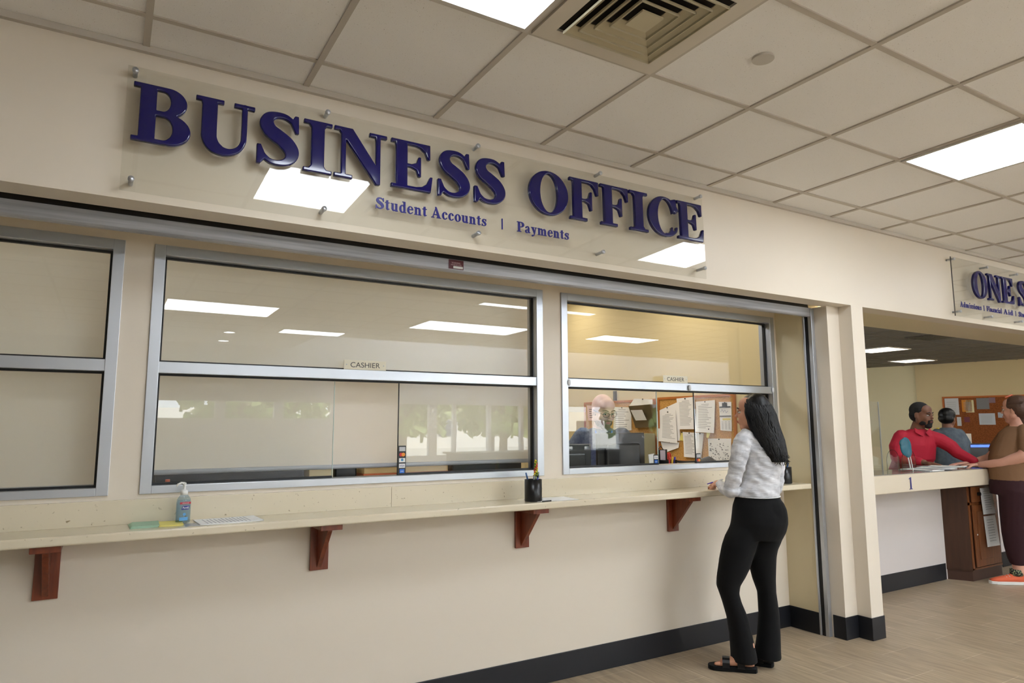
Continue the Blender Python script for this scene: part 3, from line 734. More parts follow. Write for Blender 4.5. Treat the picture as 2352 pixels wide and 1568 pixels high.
# sanitizer
t = empty('sanitizer_bottle', (.262, .41, ZL), .25, 'clear pump bottle of blue tinted hand sanitizer with white pump on the ledge', 'bottle')
M_bot = glassmat('clear bottle plastic', 1.45, (222, 234, 244))
prof = [(.0, 0), (.024, 0), (.028, .004), (.028, .085), (.026, .100), (.018, .113), (.0125, .118), (.0125, .124)]
MB().lathe(prof, seg=32, sx=1.05, sy=.72).build('bottle_body', M_bot, t, True)
MB().lathe([(0, .003), (.0255, .004), (.0255, .082), (.022, .096), (0, .098)], seg=28, sx=1.05, sy=.70).build('gel', glassmat('clear blue gel', 1.33, (236, 244, 251)), t, True)
MB().lathe([(.0, .118), (.0145, .118), (.0145, .137), (.008, .139), (.006, .141), (.0045, .155), (.007, .158), (.007, .168), (0, .169)], seg=20).tube([(0, 0, .166), (-.014, 0, .169), (-.028, 0, .163), (-.031, 0, .157)], [.005, .0045, .004, .003], 10).build('pump', M_white, t, True)
MB().box(-.022, .022, -.0215, -.0200, .080, .089).build('label_band', mat('label red', (178, 30, 52), .4), t)
o = link('lettering', sans_mesh('Advanced', .026, .004), M_white, t); o.location = (-.013, -.0222, .0825)
MB().prism([(-.016, .057), (.013, .057), (.018, .073), (-.011, .073)], 'y', -.0215, -.0203).build('label_badge', mat('label navy', (32, 42, 128), .4), t)
o = link('lettering', sans_mesh('Purell', .023, .009), M_white, t); o.location = (-.0105, -.0225, .061)
MB().box(-.022, .012, -.0212, -.0202, .012, .026).disc((-.002, -.0200, .038), .006, (0, -1, 0), .0012, 16).build('label_patch', mat('label blue', (92, 160, 214), .4), t)
# pen cups
def pen(base, tip, r, m, label, group, m2=None):
    b0 = Vector(base); t0 = Vector(tip); d = (t0-b0)
    t = empty('pen', base, 0, label, 'pen', group)
    MB().tube([(0, 0, 0), d*.8], [r*.7, r], 10).build('barrel', m, t, True)
    MB().tube([d*.8, d], [r*1.15, r*1.1], 10).build('cap', m2 or m, t, True)
    return t
def cup(x, y, r, h, label):
    t = empty('pen_cup', (x, y, ZL), 0, label, 'cup')
    MB().lathe([(0, 0), (r*.96, 0), (r, .004), (r, h), (r-.003, h), (r-.003, .006), (0, .006)], seg=32).build('cup_body', M_blackplastic, t, True)
    return t
cup(1.987, .335, .048, .118, 'black round pen cup standing on the ledge between the two right windows')
bp = mat('blue pen', (36, 84, 140), .3); bp2 = mat('dark teal pen', (30, 66, 90), .3); gp = mat('grey pen', (120, 124, 130), .3); vp = mat('violet pen', (90, 96, 180), .3)
gp1 = 'pens in the middle pen cup'
pen((1.985, .34, ZL+.008), (1.935, .325, ZL+.152), .004, bp, 'blue pen leaning out to the left of the middle pen cup', gp1)
pen((1.975, .33, ZL+.008), (1.985, .322, ZL+.132), .0045, gp, 'grey capped pen in the centre of the middle pen cup', gp1)
pen((1.99, .32, ZL+.008), (2.002, .312, ZL+.122), .0045, vp, 'violet blue pen low in the middle pen cup', gp1)
pen((1.99, .345, ZL+.008), (2.018, .33, ZL+.138), .0045, bp2, 'teal pen leaning right in the middle pen cup', gp1)
pen((2.0, .35, ZL+.008), (2.026, .342, ZL+.150), .0045, gp, 'silver pen at the right rim of the middle pen cup', gp1)
t = empty('flower_pen', (2.0, .34, ZL+.008), 0, 'pen topped with a yellow and red flower spike in the middle pen cup', 'pen', gp1)
MB().tube([(0, 0, 0), (.006, -.003, .145)], .003, 8).build('stem', mat('leaf green', (70, 110, 50), .6), t, True)
for i in range(26):
    a = i*2.4; z = .125+i*.0034; r = .010*(1-(i/34)); c = (.006+r*math.cos(a), -.003+r*math.sin(a), z)
    if i % 3 == 0: MB().ell(c, (.006, .006, .005)).build('petal', mat('petal red', (205, 70, 40), .6), t, True)
    else: MB().ell(c, (.006, .006, .005)).build('petal', mat('petal yellow', (222, 196, 40), .6) if i % 3 == 1 else mat('petal green', (120, 150, 40), .6), t, True)
cup(4.135, .37, .046, .115, 'black round pen cup at the right end of the ledge beside the woman')
gp2 = 'pens in the right pen cup'
pen((4.12, .37, ZL+.008), (4.148, .35, ZL+.135), .0045, bp, 'blue pen in the right pen cup', gp2)
pen((4.135, .38, ZL+.008), (4.160, .362, ZL+.142), .0040, bp2, 'teal pen in the right pen cup, taller of the two', gp2)

# ------------------------------------------------------------------ cashier office: desk and what stands on it
M_desk = mat('desk laminate', (196, 180, 150), .4)
t = empty('office_desk', (1.2, .75, 0), 0, 'long office desk behind the cashier windows, mostly hidden', 'desk')
MB().box(-3.4, 2.22, -.12, .13, 1.05, 1.08).box(2.22, 3.34, -.12, .42, 1.05, 1.08).build('desk_top', M_desk, t)
for x in (-3.2, -1, 1.2, 3.1): MB().box(x-.02, x+.02, -.11, .11, 0, 1.05).build('leg', M_desk, t)
def monitor(x, y, z0, wd, ht, rz, label):
    t = empty('computer_monitor', (x, y, 1.08), rz, label, 'monitor')
    MB().box(-wd/2, wd/2, -.022, .004, z0-1.08, z0-1.08+ht).build('screen_housing', M_blackplastic, t, bevel=.006)
    MB().box(-wd*.36, wd*.36, -.045, -.02, z0-1.08+ht*.15, z0-1.08+ht*.75).build('rear_bulge', M_blackplastic, t, bevel=.012)
    MB().box(-wd/2+.012, wd/2-.012, .0035, .0055, z0-1.08+.015, z0-1.08+ht-.012).build('screen', mat('blue lit screen', (30, 40, 90), .2, emit=(70, 110, 200), es=.8), t)
    MB().box(-.03, .03, -.04, -.015, .01, z0-1.08+.1).build('stand_neck', M_blackplastic, t)
    MB().box(-.11, .11, -.09, .06, .0, .012).build('stand_base', M_blackplastic, t, bevel=.003)
    return t
mo = monitor(2.965, .775, 1.10, .43, .290, .06, 'large black monitor seen from behind, in front of the bald man')
o = link('emblem', sans_mesh('hp', .03, .02), mat('emblem grey', (150, 150, 155), .3), mo); o.location = (.19, -.0232, .27)
monitor(2.52, .79, 1.09, .38, .230, -.06, 'smaller black monitor seen from behind, at the left side of the right window')
# dark bits and papers seen in the slot below the shades
tag(MB().box(.16, .845, .72, .84, 1.081, 1.26).build('desk_organizer', M_blackplastic, bevel=.01), 'low black organizer seen through the gap below the middle shade, left part', 'organizer')
tag(MB().box(.862, .985, .70, .80, 1.081, 1.26).build('card_box', mat('cream card', (226, 208, 160), .7), bevel=.002), 'small cream box in the gap below the middle shade', 'box')
tag(MB().box(1.0, 1.12, .72, .86, 1.081, 1.26).build('desk_organizer', M_blackplastic, bevel=.01), 'small black organizer right of the cream box below the middle shade', 'organizer')
t = empty('file_tray', (1.40, .80, 1.081), 0, 'wide orange edged tray of cream papers below the middle shade', 'tray')
MB().box(-.255, .245, -.11, .06, 0, .105).build('tray_body', mat('orange tray', (196, 104, 58), .5), t, bevel=.003)
MB().box(-.250, .240, -.105, .055, .1055, .17).build('paper_stack', mat('cream papers', (236, 208, 150), .7), t)
tag(MB().box(1.68, 2.15, .72, .86, 1.081, 1.26).build('desk_organizer', M_blackplastic, bevel=.01), 'black organizer at the right end of the gap below the middle shade', 'organizer')
t = empty('small_bottle', (.215, .69, 1.081), .2, 'small orange labelled bottle at the left end of the gap below the middle shade', 'bottle')
MB().lathe([(0, 0), (.018, 0), (.018, .07), (.010, .10), (.010, .115), (0, .115)]).build('bottle_body', mat('orange label', (205, 92, 40), .4), t, True)
# items to the right of the monitor
t = empty('envelope', (3.20, .70, 1.081), 0.1, 'upright white envelopes beside the monitor in the right window', 'envelopes')
for i in range(3): MB().box(-.035+.012*i, .02+.012*i, -.002+.008*i, .004+.008*i, 0, .165-.010*i, Matrix.Rotation(-.10+.07*i, 4, 'Y')).build('envelope_sheet', M_paper, t)
t = empty('desk_caddy', (3.335, .76, 1.081), .15, 'black desk caddy with card and supplies beside the white envelopes', 'caddy')
MB().box(-.05, .05, -.005, 0, 0, .19).box(-.05, -.045, -.09, 0, 0, .12).box(.045, .05, -.09, 0, 0, .12).box(-.05, .05, -.09, -.085, 0, .08).box(-.05, .05, -.09, 0, 0, .006).build('caddy_body', M_blackplastic, t)
MB().box(-.035, .02, -.012, -.008, .06, .185).build('card', mat('mauve card', (190, 176, 182), .7), t)
MB().tube([(-.045, -.002, .19), (-.02, -.002, .215), (.01, -.002, .19)], .003, 8).build('clip', M_blackplastic, t, True)
for x, c, lb in ((3.335, (200, 50, 40), 'red'), (3.362, (226, 190, 60), 'yellow'), (3.385, (70, 60, 170), 'violet')):
    tag(MB().tube([(x, .705, 1.095), (x+.012, .70, 1.215)], .007, 10).build('marker', mat('marker '+lb, c, .4), None, True), '%s marker standing in the black desk caddy' % lb, 'marker', 'markers in the caddy')
t = empty('scissors', (3.455, .82, 1.081), .3, 'scissors with red handles standing up left of the hanging papers', 'scissors')
mred = mat('scissor red', (200, 48, 34), .4)
for s in (-1, 1):
    MB().tube([(s*.010+.016*math.cos(a), 0, .135+.026*math.sin(a)) for a in [k*math.pi/6 for k in range(13)]], .005, 8).build('handle', mred, t, True)
MB().box(-.006, .006, -.002, .002, 0, .11).build('blade', M_alu, t)
t = empty('black_tray', (3.66, .90, 1.081), .15, 'low black plastic tray with raised rim on the desk left of the woman', 'tray')
q = MB(); q.box(-.17, .17, -.09, .09, 0, .03)
q.build('tray_base', mat('grey tray', (70, 72, 76), .4), t)
MB().tube([(-.20, -.09, .105), (-.10, -.1, .09), (.06, -.1, .088), (.17, -.09, .078)], [.006, .014, .013, .005], 10).tube([(-.2, -.09, .085), (-.2, -.09, .11)], .008, 8).build('tray_rim', M_blackplastic, t, True)
MB().box(-.17, .17, -.10, -.085, .0, .085).build('tray_front', mat('grey tray', (70, 72, 76), .4), t, bevel=.004)
t = empty('desk_phone', (3.93, .93, 1.081), -.1, 'dark curved tape dispenser at the foot of the wall map', 'tape dispenser')
MB().loft([((-.10, 0, .05), (0, .03, 0), (0, 0, .02)), ((-.03, 0, .075), (0, .035, 0), (0, 0, .03)), ((.04, 0, .085), (0, .035, 0), (0, 0, .038)), ((.10, 0, .05), (0, .03, 0), (0, 0, .045))], 16).box(-.09, .1, -.03, .03, 0, .06).build('housing', M_blackplastic, t, True)

# ------------------------------------------------------------------ cork boards on the partition (plane x = 4.57)
XP = 4.57
def board(y0, y1, z0, z1, label):
    t = empty('cork_board', (XP, (y0+y1)/2, z0), 0, label, 'notice board')
    hw = (y1-y0)/2; hh = z1-z0; e = .022
    MB().box(-.010, -.001, -hw+e, hw-e, e, hh-e).build('cork_panel', M_cork, t)
    MB().box(-.018, -.001, -hw, hw, 0, e).box(-.018, -.001, -hw, hw, hh-e, hh).box(-.018, -.001, -hw, -hw+e, e, hh-e).box(-.018, -.001, hw-e, hw, e, hh-e).build('board_frame', M_oak, t)
board(1.158, 2.107, 1.10, 1.712, 'cork board with oak frame right behind the woman, crowded with papers')
board(2.13, 3.30, 1.10, 1.702, 'cork board with oak frame on the partition behind the bald man')
def wpaper(pts, off, label, m=M_paper, lines=0, name='pinned_paper', curl=.01, group='papers pinned to the cork boards', pages=1, cat='paper'):
    """quad of (y,z) corners (tl,tr,br,bl) hanging on the partition"""
    cy = sum(p[0] for p in pts)/4; cz = sum(p[1] for p in pts)/4
    t = empty(name, (XP-off, cy, cz), 0, label, cat, group)
    tl, tr, br_, bl = [Vector((0, p[0]-cy, p[1]-cz)) for p in pts]
    def P(u, v, d=0): # u 0..1 left-right, v 0..1 top-bottom
        p = (tl*(1-u)+tr*u)*(1-v)+(bl*(1-u)+br_*u)*v
        p.x = -curl*(v**2)*(.6+.4*math.cos(3*u))-d; return p
    q = MB(); N = 6; top = []; bot = []
    for i in range(N+1):
        for j in range(N+1): top.append(P(i/N, j/N, .0007*pages)); bot.append(P(i/N, j/N))
    vs = top+bot; n1 = (N+1)**2; fs = []
    for i in range(N):
        for j in range(N):
            a = i*(N+1)+j; b1 = a+1; c = a+N+2; d = a+N+1; fs.append((a, b1, c, d)); fs.append((n1+a, n1+d, n1+c, n1+b1))
    for i in range(N):
        a = i*(N+1); b1 = (i+1)*(N+1); fs.append((a, b1, n1+b1, n1+a)); a += N; b1 += N; fs.append((a, n1+a, n1+b1, b1))
        a = i; b1 = i+1; fs.append((a, n1+a, n1+b1, b1)); a = N*(N+1)+i; b1 = a+1; fs.append((a, b1, n1+b1, n1+a))
    q.add(vs, fs); q.build('sheet', m, t)
    if lines:
        q = MB(); rnd = random.Random(len(label))
        for k in range(lines):
            v = .10+.80*k/lines; u0 = .12 if k else .3; u1 = .55+.33*rnd.random() if k else .7
            n_ = 4
            for s in range(n_):
                ua = u0+(u1-u0)*s/n_; ub = u0+(u1-u0)*(s+1)/n_
                A = [P(ua, v, .0007*pages+.0006), P(ub, v, .0007*pages+.0006), P(ub, v+.3/lines*.9, .0007*pages+.0006), P(ua, v+.3/lines*.9, .0007*pages+.0006)]
                q.add(A, [(0, 1, 2, 3)])
        q.build('printing', M_print if m is M_paper else M_ink, t)
    q = MB(); q.ell(P(.5, .03, .006), (.006, .006, .006)); q.build('pin', mat('black clip', (20, 20, 22), .4), t, True)
    return t
wpaper([(2.13, 1.575), (1.82, 1.665), (1.82, 1.30), (2.10, 1.29)], .014, 'white sheet with slanting top edge on the right cork board behind the long sheet')
wpaper([(2.06, 1.57), (1.86, 1.585), (1.845, 1.275), (2.06, 1.295)], .024, 'long white printed sheet with a black clip on the left of the right cork board', lines=20, curl=.02)
wpaper([(2.08, 1.29), (1.83, 1.285), (1.84, 1.235), (2.03, 1.18)], .018, 'white sheet peeping out below the long printed sheet')
wpaper([(1.835, 1.692), (1.61, 1.700), (1.605, 1.408), (1.81, 1.406)], .030, 'white printed sheet at the top centre of the right cork board', lines=18, curl=.015)
wpaper([(1.60, 1.655), (1.372, 1.662), (1.392, 1.372), (1.585, 1.385)], .020, 'thick packet of curling white sheets right of centre on the right cork board', lines=15, curl=.035, pages=8)
t = wpaper([(1.335, 1.645), (1.195, 1.640), (1.204, 1.390), (1.324, 1.398)], .016, 'narrow wall calendar under a black clip at the top right of the right cork board', name='wall_calendar', curl=.006, cat='calendar', group=None)
q = MB(); q.box(-.008, -.004, -.06, .06, .075, .085); q.box(-.012, -.006, -.025, .025, .085, .115); q.build('clip', M_blackplastic, t)
MB().box(-.0075, -.0060, -.065, .062, -.004, .006).build('date_bar', mat('calendar bar', (90, 90, 96), .6), t)
MB().box(-.0075, -.0060, -.058, .030, -.032, -.018).build('month_band', mat('calendar yellow', (236, 220, 120), .7), t)
q = MB()
for i in range(6):
    for j in range(3): q.box(-.009, -.0075, -.052+j*.038, -.034+j*.038, -.05-i*.012, -.045-i*.012)
q.build('printing', M_print, t)
MB().tube([(-.0085, .045, .04), (-.0085, .03, .06), (-.0085, .015, .035), (-.0085, 0, .055), (-.0085, -.015, .03), (-.0085, -.035, .045)], .0016, 6).build('lettering', mat('calendar blue', (70, 80, 150), .6), t)
wpaper([(1.80, 1.382), (1.77, 1.380), (1.77, 1.300), (1.82, 1.305)], .020, 'small pale yellow note left of the lower white sheets on the right cork board', M_yel, curl=.004)
wpaper([(1.775, 1.382), (1.600, 1.375), (1.610, 1.150), (1.755, 1.155)], .026, 'white printed sheet hanging low at the centre of the right cork board', lines=14, curl=.012)
wpaper([(1.60, 1.378), (1.52, 1.372), (1.565, 1.125), (1.62, 1.125)], .020, 'narrow white sheet half behind the low central sheet', curl=.02)
wpaper([(1.475, 1.41), (1.415, 1.41), (1.455, 1.33), (1.475, 1.335)], .030, 'small yellow note sticking out below the thick packet', M_yel, curl=.008)
t = wpaper([(1.478, 1.325), (1.215, 1.328), (1.232, 1.12), (1.473, 1.118)], .016, 'black and white map print at the lower right of the right cork board', curl=.004, name='wall_map', cat='map')
q = MB(); rnd = random.Random(4)
for i in range(60):
    y = -.11+.22*rnd.random(); z = -.09+.15*rnd.random()
    if z < .09-abs(y)*.4: q.box(-.0062, -.0052, y, y+.004+.012*rnd.random(), z, z+.003+.008*rnd.random())
q.build('printing', mat('map grey', (120, 122, 124), .8), t)
wpaper([(2.781, 1.640), (2.50, 1.628), (2.50, 1.395), (2.79, 1.384)], .016, 'white printed poster right of the bald man head on the left cork board', lines=9, curl=.004)
wpaper([(3.25, 1.67), (2.95, 1.65), (2.98, 1.50), (3.22, 1.50)], .016, 'sheet with red lines left of the bald man head on the left cork board', mat('pink sheet', (236, 200, 190), .8), lines=6, curl=.004)
wpaper([(2.40, 1.712), (2.13, 1.695), (2.13, 1.645), (2.47, 1.640)], .060, 'crumpled white sheet sticking out above the olive wall pocket', curl=.01)
t = empty('wall_pocket', (XP, 2.30, 1.43), 0, 'olive brown hanging wall pocket with a white card on it, right of the bald man', 'wall pocket')
q = MB(); vs = [(-.02, .20, .20), (-.02, -.18, .215), (-.02, -.18, .0), (-.02, .12, -.01), (-.12, .12, .205), (-.12, -.19, .215), (-.05, -.18, -.002), (-.05, .10, -.012)]
q.add(vs, [(0, 1, 2, 3), (4, 7, 6, 5), (0, 4, 5, 1), (3, 2, 6, 7), (0, 3, 7, 4), (1, 5, 6, 2)]); q.build('pocket_body', mat('olive plastic', (98, 86, 60), .45), t)
q = MB(); q.add([(-.1185, .09, .165), (-.1215, -.085, .165), (-.088, -.11, .065), (-.085, .055, .062)], [(0, 1, 2, 3)]); q.build('card', M_paper, t)
t = empty('file_sorter', (4.36, 2.28, 1.081), 0, 'grey green tiered file sorter below the olive wall pocket', 'file sorter')
mso = mat('sage plastic', (160, 158, 128), .45); q = MB(); q.box(-.12, .2, -.17, .13, -1.081, 0); q.box(-.10, .17, -.15, .11, 0, .285)
q.build('sorter_body', mso, t, bevel=.004)
for i in range(4): MB().box(-.104, -.096, -.13, .09, .03+i*.065, .052+i*.065).build('slot', mat('sorter slot', (86, 84, 66), .6), t)
MB().box(-.1075, -.1035, -.05, .05, .125, .15).build('label_card', M_paper, t)
tag(MB().box(XP-.02, XP-.002, 2.738, 2.780, 1.705, 1.806).box(XP-.022, XP-.02, 2.748, 2.770, 1.715, 1.796).build('name_plate', mat('dark frame', (66, 58, 44), .4)), 'small dark framed plate on the partition above the left cork board', 'plate')

# ------------------------------------------------------------------ figures
RZ = math.atan2(-.51, .86)
def hring(u, w_, z, a, b_, rot=0):
    c, s = math.cos(rot), math.sin(rot)
    return ((u, w_, z), (a*c, a*s, 0), (-b_*s, b_*c, 0))
def headM(loc, yaw, pitch=0, scale=1, roll=0):
    """head looks along local -y turned by yaw about z"""
    return Matrix.Translation(loc) @ Matrix.Rotation(yaw, 4, 'Z') @ Matrix.Rotation(pitch, 4, 'X') @ Matrix.Rotation(roll, 4, 'Y') @ Matrix.Scale(scale, 4)
def head_shapes(mb, HM, ear=True, fat=0.0):
    R = HM.to_3x3()
    def E(c, r, rm=None):
        A = R if rm is None else R @ rm
        mb.ell(HM @ Vector(c), r, A.to_4x4(), 20, 14)
    f = fat
    E((0, .018, .030), (.074, .092, .088)); E((0, -.022, -.028), (.060+f, .066, .082)); E((0, -.050, -.088), (.032+f, .034, .026))
    E((0, -.030, .055), (.062, .055, .05))
    E((.030, -.058, -.022), (.026+f, .024, .030)); E((-.030, -.058, -.022), (.026+f, .024, .030))
    E((0, -.078, .026), (.046, .012, .010)); E((0, -.090, .000), (.008, .014, .024)); E((0, -.102, -.018), (.012, .013, .010))
    E((0, -.076, -.054), (.028, .018, .020)); E((.055, .0, -.045), (.014+f, .030, .030)); E((-.055, .0, -.045), (.014+f, .030, .030))
    if ear:
        for s in (-1, 1): E((s*.074, .012, -.004), (.009, .018, .030))
def face_parts(HM, parent, hairm, lipm=M_lip, brow=True, iris=M_iris):
    def MBX(): return MB()
    R = HM.to_3x3()
    for s in (-1, 1):
        e = MB(); e.ell(HM @ Vector((s*.030, -.0735, .006)), (.0110, .0125, .0060), R.to_4x4(), 16, 10); e.build('eye', M_eye, parent, True)
        e = MB(); e.ell(HM @ Vector((s*.030, -.0845, .006)), (.0055, .0025, .0052), R.to_4x4(), 12, 8); e.build('iris', iris, parent, True)
        e = MB(); e.tube([HM @ Vector((s*.017, -.086, .0125)), HM @ Vector((s*.030, -.088, .0165)), HM @ Vector((s*.044, -.080, .0105))], .0018, 8); e.build('eyelid', hairm, parent, True)
        if brow:
            e = MB(); e.tube([HM @ Vector((s*.014, -.089, .030)), HM @ Vector((s*.032, -.088, .036)), HM @ Vector((s*.050, -.074, .030))], [.0035, .0035, .002], 8); e.build('eyebrow', hairm, parent, True)
    e = MB(); e.ell(HM @ Vector((0, -.0925, -.050)), (.021, .006, .0045), R.to_4x4()); e.ell(HM @ Vector((0, -.0915, -.058)), (.018, .006, .005), R.to_4x4()); e.build('lips', lipm, parent, True)
def hand(mb, wrist, fwd, up, side=1, curl=.5, s=1.0, spread=.12):
    """five separate fingers rooted in a palm; fwd = finger direction, up = back-of-hand normal, side = +1 thumb on the cross(fwd, up) side"""
    f = Vector(fwd).normalized(); upv = Vector(up); upv = (upv-f*upv.dot(f)).normalized(); l = f.cross(upv)*side; w0 = Vector(wrist)
    mb.loft([(w0-f*.02*s, l*.024*s, upv*.018*s), (w0+f*.02*s, l*.030*s, upv*.017*s), (w0+f*.055*s, l*.040*s, upv*.016*s), (w0+f*.085*s, l*.040*s, upv*.013*s), (w0+f*.096*s, l*.032*s, upv*.008*s)], 14)
    for i, (o_, ln) in enumerate(((.028, .070), (.009, .078), (-.010, .072), (-.028, .056))):
        p = w0+f*.085*s+l*o_*s; d = (f+l*spread*(1.2-i*.8)).normalized(); pts = [p]; ang = 0
        for k, fr in enumerate((.42, .32, .26)):
            ang += curl*(.35+.35*k); dd = d*math.cos(ang)-upv*math.sin(ang); pts.append(pts[-1]+dd*ln*fr*s)
        mb.tube(pts, [.0088*s, .0082*s, .0076*s, .0064*s], 10)
    p = w0+f*.030*s+l*.026*s; pts = [p, p+(f*.5+l*.7-upv*.2).normalized()*.032*s, p+(f*.62+l*.6-upv*.35).normalized()*.060*s, p+(f*.85+l*.35-upv*.45).normalized()*.082*s]
    mb.tube(pts, [.013*s, .0105*s, .009*s, .007*s], 10)

# ---- woman in the foreground -------------------------------------------------
Wm = empty('person', (3.38, .03, 0), RZ, 'standing woman with long black hair, white long-sleeved top and black flared trousers at the ledge', 'person')
HMw = headM((.030, .012, 1.512), math.radians(-118), .0, .97)
b = MB(); head_shapes(b, HMw, False)
b.tube([(.055, .03, 1.47), (.065, .03, 1.41), (.07, .03, 1.36)], [.050, .048, .060], 16)
b.loft([hring(.076, .02, 1.39, .06, .05), hring(.076, .02, 1.355, .125, .065, .35), hring(.083, .01, 1.24, .095, .085, .35), hring(.06, 0, 1.10, .095, .08, .3), hring(.032, 0, 1.0, .12, .09, .2), hring(.03, 0, .90, .150, .105), hring(.01, 0, .80, .14, .105)], 20)
b.tube([(-.055, -.03, 1.335), (-.095, -.045, 1.21), (-.140, -.02, 1.05)], [.042, .036, .032], 14); b.tube([(-.140, -.02, 1.05), (-.145, .10, 1.058), (-.145, .175, 1.066)], [.031, .026, .021], 14)
b.tube([(.165, .06, 1.33), (.180, .04, 1.20), (.175, .07, 1.05)], [.042, .036, .031], 14); b.tube([(.175, .07, 1.05), (.16, .17, 1.062), (.13, .25, 1.070)], [.031, .026, .021], 14)
LL = [(-.079, -.01, .772, .085, .09), (-.121, -.015, .644, .082, .085), (-.150, -.02, .55, .072, .075), (-.172, -.02, .49, .055, .06), (-.165, -.01, .42, .046, .052), (-.140, .0, .32, .048, .055), (-.115, .0, .20, .040, .045), (-.098, -.005, .10, .036, .040)]
b.loft([hring(*q) for q in LL], 16)
RL = [(.071, .03, .772, .085, .09), (.053, .035, .62, .075, .08), (.060, .04, .509, .058, .06), (.075, .045, .42, .045, .05), (.083, .05, .30, .048, .055), (.077, .05, .18, .040, .045), (.070, .05, .10, .034, .040)]
b.loft([hring(*q) for q in RL], 16)
def foot(mb, heel, toe, z=.028):
    h = Vector((*heel, z)); t_ = Vector((*toe, z)); d = (t_-h); d.normalize(); L = (t_-h).length; sdir = Vector((-d.y, d.x, 0))
    up = Vector((0, 0, 1))
    mb.loft([(h+d*.004+up*.018, sdir*.012, up*.012), (h+d*.018+up*.028, sdir*.028, up*.028), (h+d*.06+up*.036, sdir*.032, up*.038), (h+d*L*.45+up*.030, sdir*.034, up*.032), (h+d*L*.70+up*.018, sdir*.042, up*.020), (h+d*L*.86+up*.012, sdir*.042, up*.013)], 16)
    mb.tube([h+d*.035+up*.04, h+d*.03+up*.12], [.034, .033], 14)
    for i, o_ in enumerate((.028, .012, -.002, -.015, -.028)):
        s_ = (1.35, 1, .95, .9, .85)[i]; p = h+d*(L*.82-.004*i)+sdir*o_; mb.tube([p+up*.010, p+d*(.034-.003*i)+up*.008], [.0085*s_, .0075*s_], 10)
feet = [((-.045, -.045), (-.262, .022)), ((.085, .045), (-.06, .13))]
body = fuse(b, .006, 5)
e = MB()
for h_, t_ in feet: foot(e, h_, t_)
hand(e, (-.147, .185, 1.064), (-.15, .98, -.05), (-.55, -.1, .85), -1, .75, .92)
hand(e, (.125, .262, 1.068), (-.55, .8, -.10), (0, .1, 1), 1, .4, .92)
body = join_meshes(body, e); link('body', body, M_skin1, Wm, True)
face_parts(HMw, Wm, mat('eyeliner black', (14, 10, 10), .5), mat('lips rose', (176, 92, 86), .45))
# trousers: one continuous flared garment
q = MB()
q.loft([hring(.031, .0, 1.045, .125, .095, .2), hring(.032, .0, 1.015, .134, .10, .2), hring(.031, -.005, .953, .155, .118, .1), hring(.035, -.01, .888, .167, .128), hring(.031, -.01, .849, .170, .130), hring(.018, -.005, .798, .172, .122), hring(-.002, 0, .755, .170, .110)], 24)
q.ell((.090, -.040, .895), (.102, .085, .130))
q.loft([hring(*z) for z in [(-.035, -.01, .86, .095, .10), (-.052, -.01, .81, .102, .108), (-.076, -.01, .772, .101, .106), (-.097, -.015, .721, .102, .102), (-.121, -.015, .644, .098, .095), (-.136, -.02, .593, .094, .090), (-.158, -.02, .535, .084, .080), (-.176, -.02, .487, .070, .072), (-.171, -.015, .441, .058, .066), (-.156, -.01, .391, .056, .066), (-.124, .0, .300, .062, .070), (-.107, .0, .196, .066, .078), (-.098, -.005, .10, .073, .088), (-.095, -.005, .052, .076, .092)]], 20)
q.loft([hring(*z) for z in [(.085, .0, .86, .092, .10), (.085, .01, .81, .103, .110), (.077, .02, .772, .102, .108), (.068, .028, .731, .098, .104), (.058, .033, .69, .090, .096), (.052, .035, .644, .086, .09), (.055, .035, .580, .078, .08), (.062, .04, .509, .068, .07), (.076, .045, .433, .055, .062), (.085, .05, .307, .060, .068), (.077, .05, .180, .067, .078), (.068, .05, .10, .073, .088), (.066, .05, .052, .076, .092)]], 20)
link('trousers', fuse(q, .006, 16), M_blackcloth, Wm, True)
M_top = mat('white gauze top', (228, 228, 231), .8, spec=.15, var=((16, 16, 22), (192, 193, 197), .36, .64, (.4, .6, .3)), bump=((8, 8, 34), .55, .022, (.0, .42, .3)))
q = MB()
q.loft([hring(.074, .028, 1.405, .060, .052), hring(.074, .024, 1.385, .095, .060, .3), hring(.078, .02, 1.352, .135, .075, .33), hring(.080, .015, 1.30, .140, .09, .33), hring(.086, .01, 1.241, .122, .10, .33), hring(.072, .005, 1.16, .112, .10, .3), hring(.052, .0, 1.09, .118, .10, .25), hring(.036, .0, 1.04, .134, .112, .2), hring(.032, .0, 1.020, .137, .113, .2), hring(.032, .0, 1.006, .137, .112, .2)], 24)
q.ell((.0, .065, 1.22), (.06, .05, .055)); q.ell((.10, .085, 1.22), (.06, .05, .055))
q.tube([(-.030, -.02, 1.365), (-.062, -.035, 1.325), (-.088, -.048, 1.24), (-.118, -.045, 1.13), (-.138, -.025, 1.055)], [.052, .056, .052, .046, .046], 18)
q.tube([(-.136, -.03, 1.045), (-.146, .06, 1.045), (-.146, .125, 1.062), (-.146, .170, 1.067)], [.048, .038, .030, .027], 16)
q.tube([(.135, .05, 1.36), (.168, .06, 1.32), (.180, .045, 1.21), (.178, .055, 1.10), (.172, .07, 1.05)], [.05, .052, .046, .042, .040], 18)
q.tube([(.172, .065, 1.05), (.16, .17, 1.064), (.13, .245, 1.071)], [.042, .033, .027], 16)
tp = fuse(q, .005, 4)
for v in tp.vertices:   # folds of the thin cloth
    c = v.co; k = .0020*math.sin(70*(c.z+.55*c.x)+3*math.sin(16*c.x))+.0012*math.sin(150*(c.z+.4*c.x)+9*c.y)
    v.co = c+v.normal*k
link('top', tp, M_top, Wm, True)
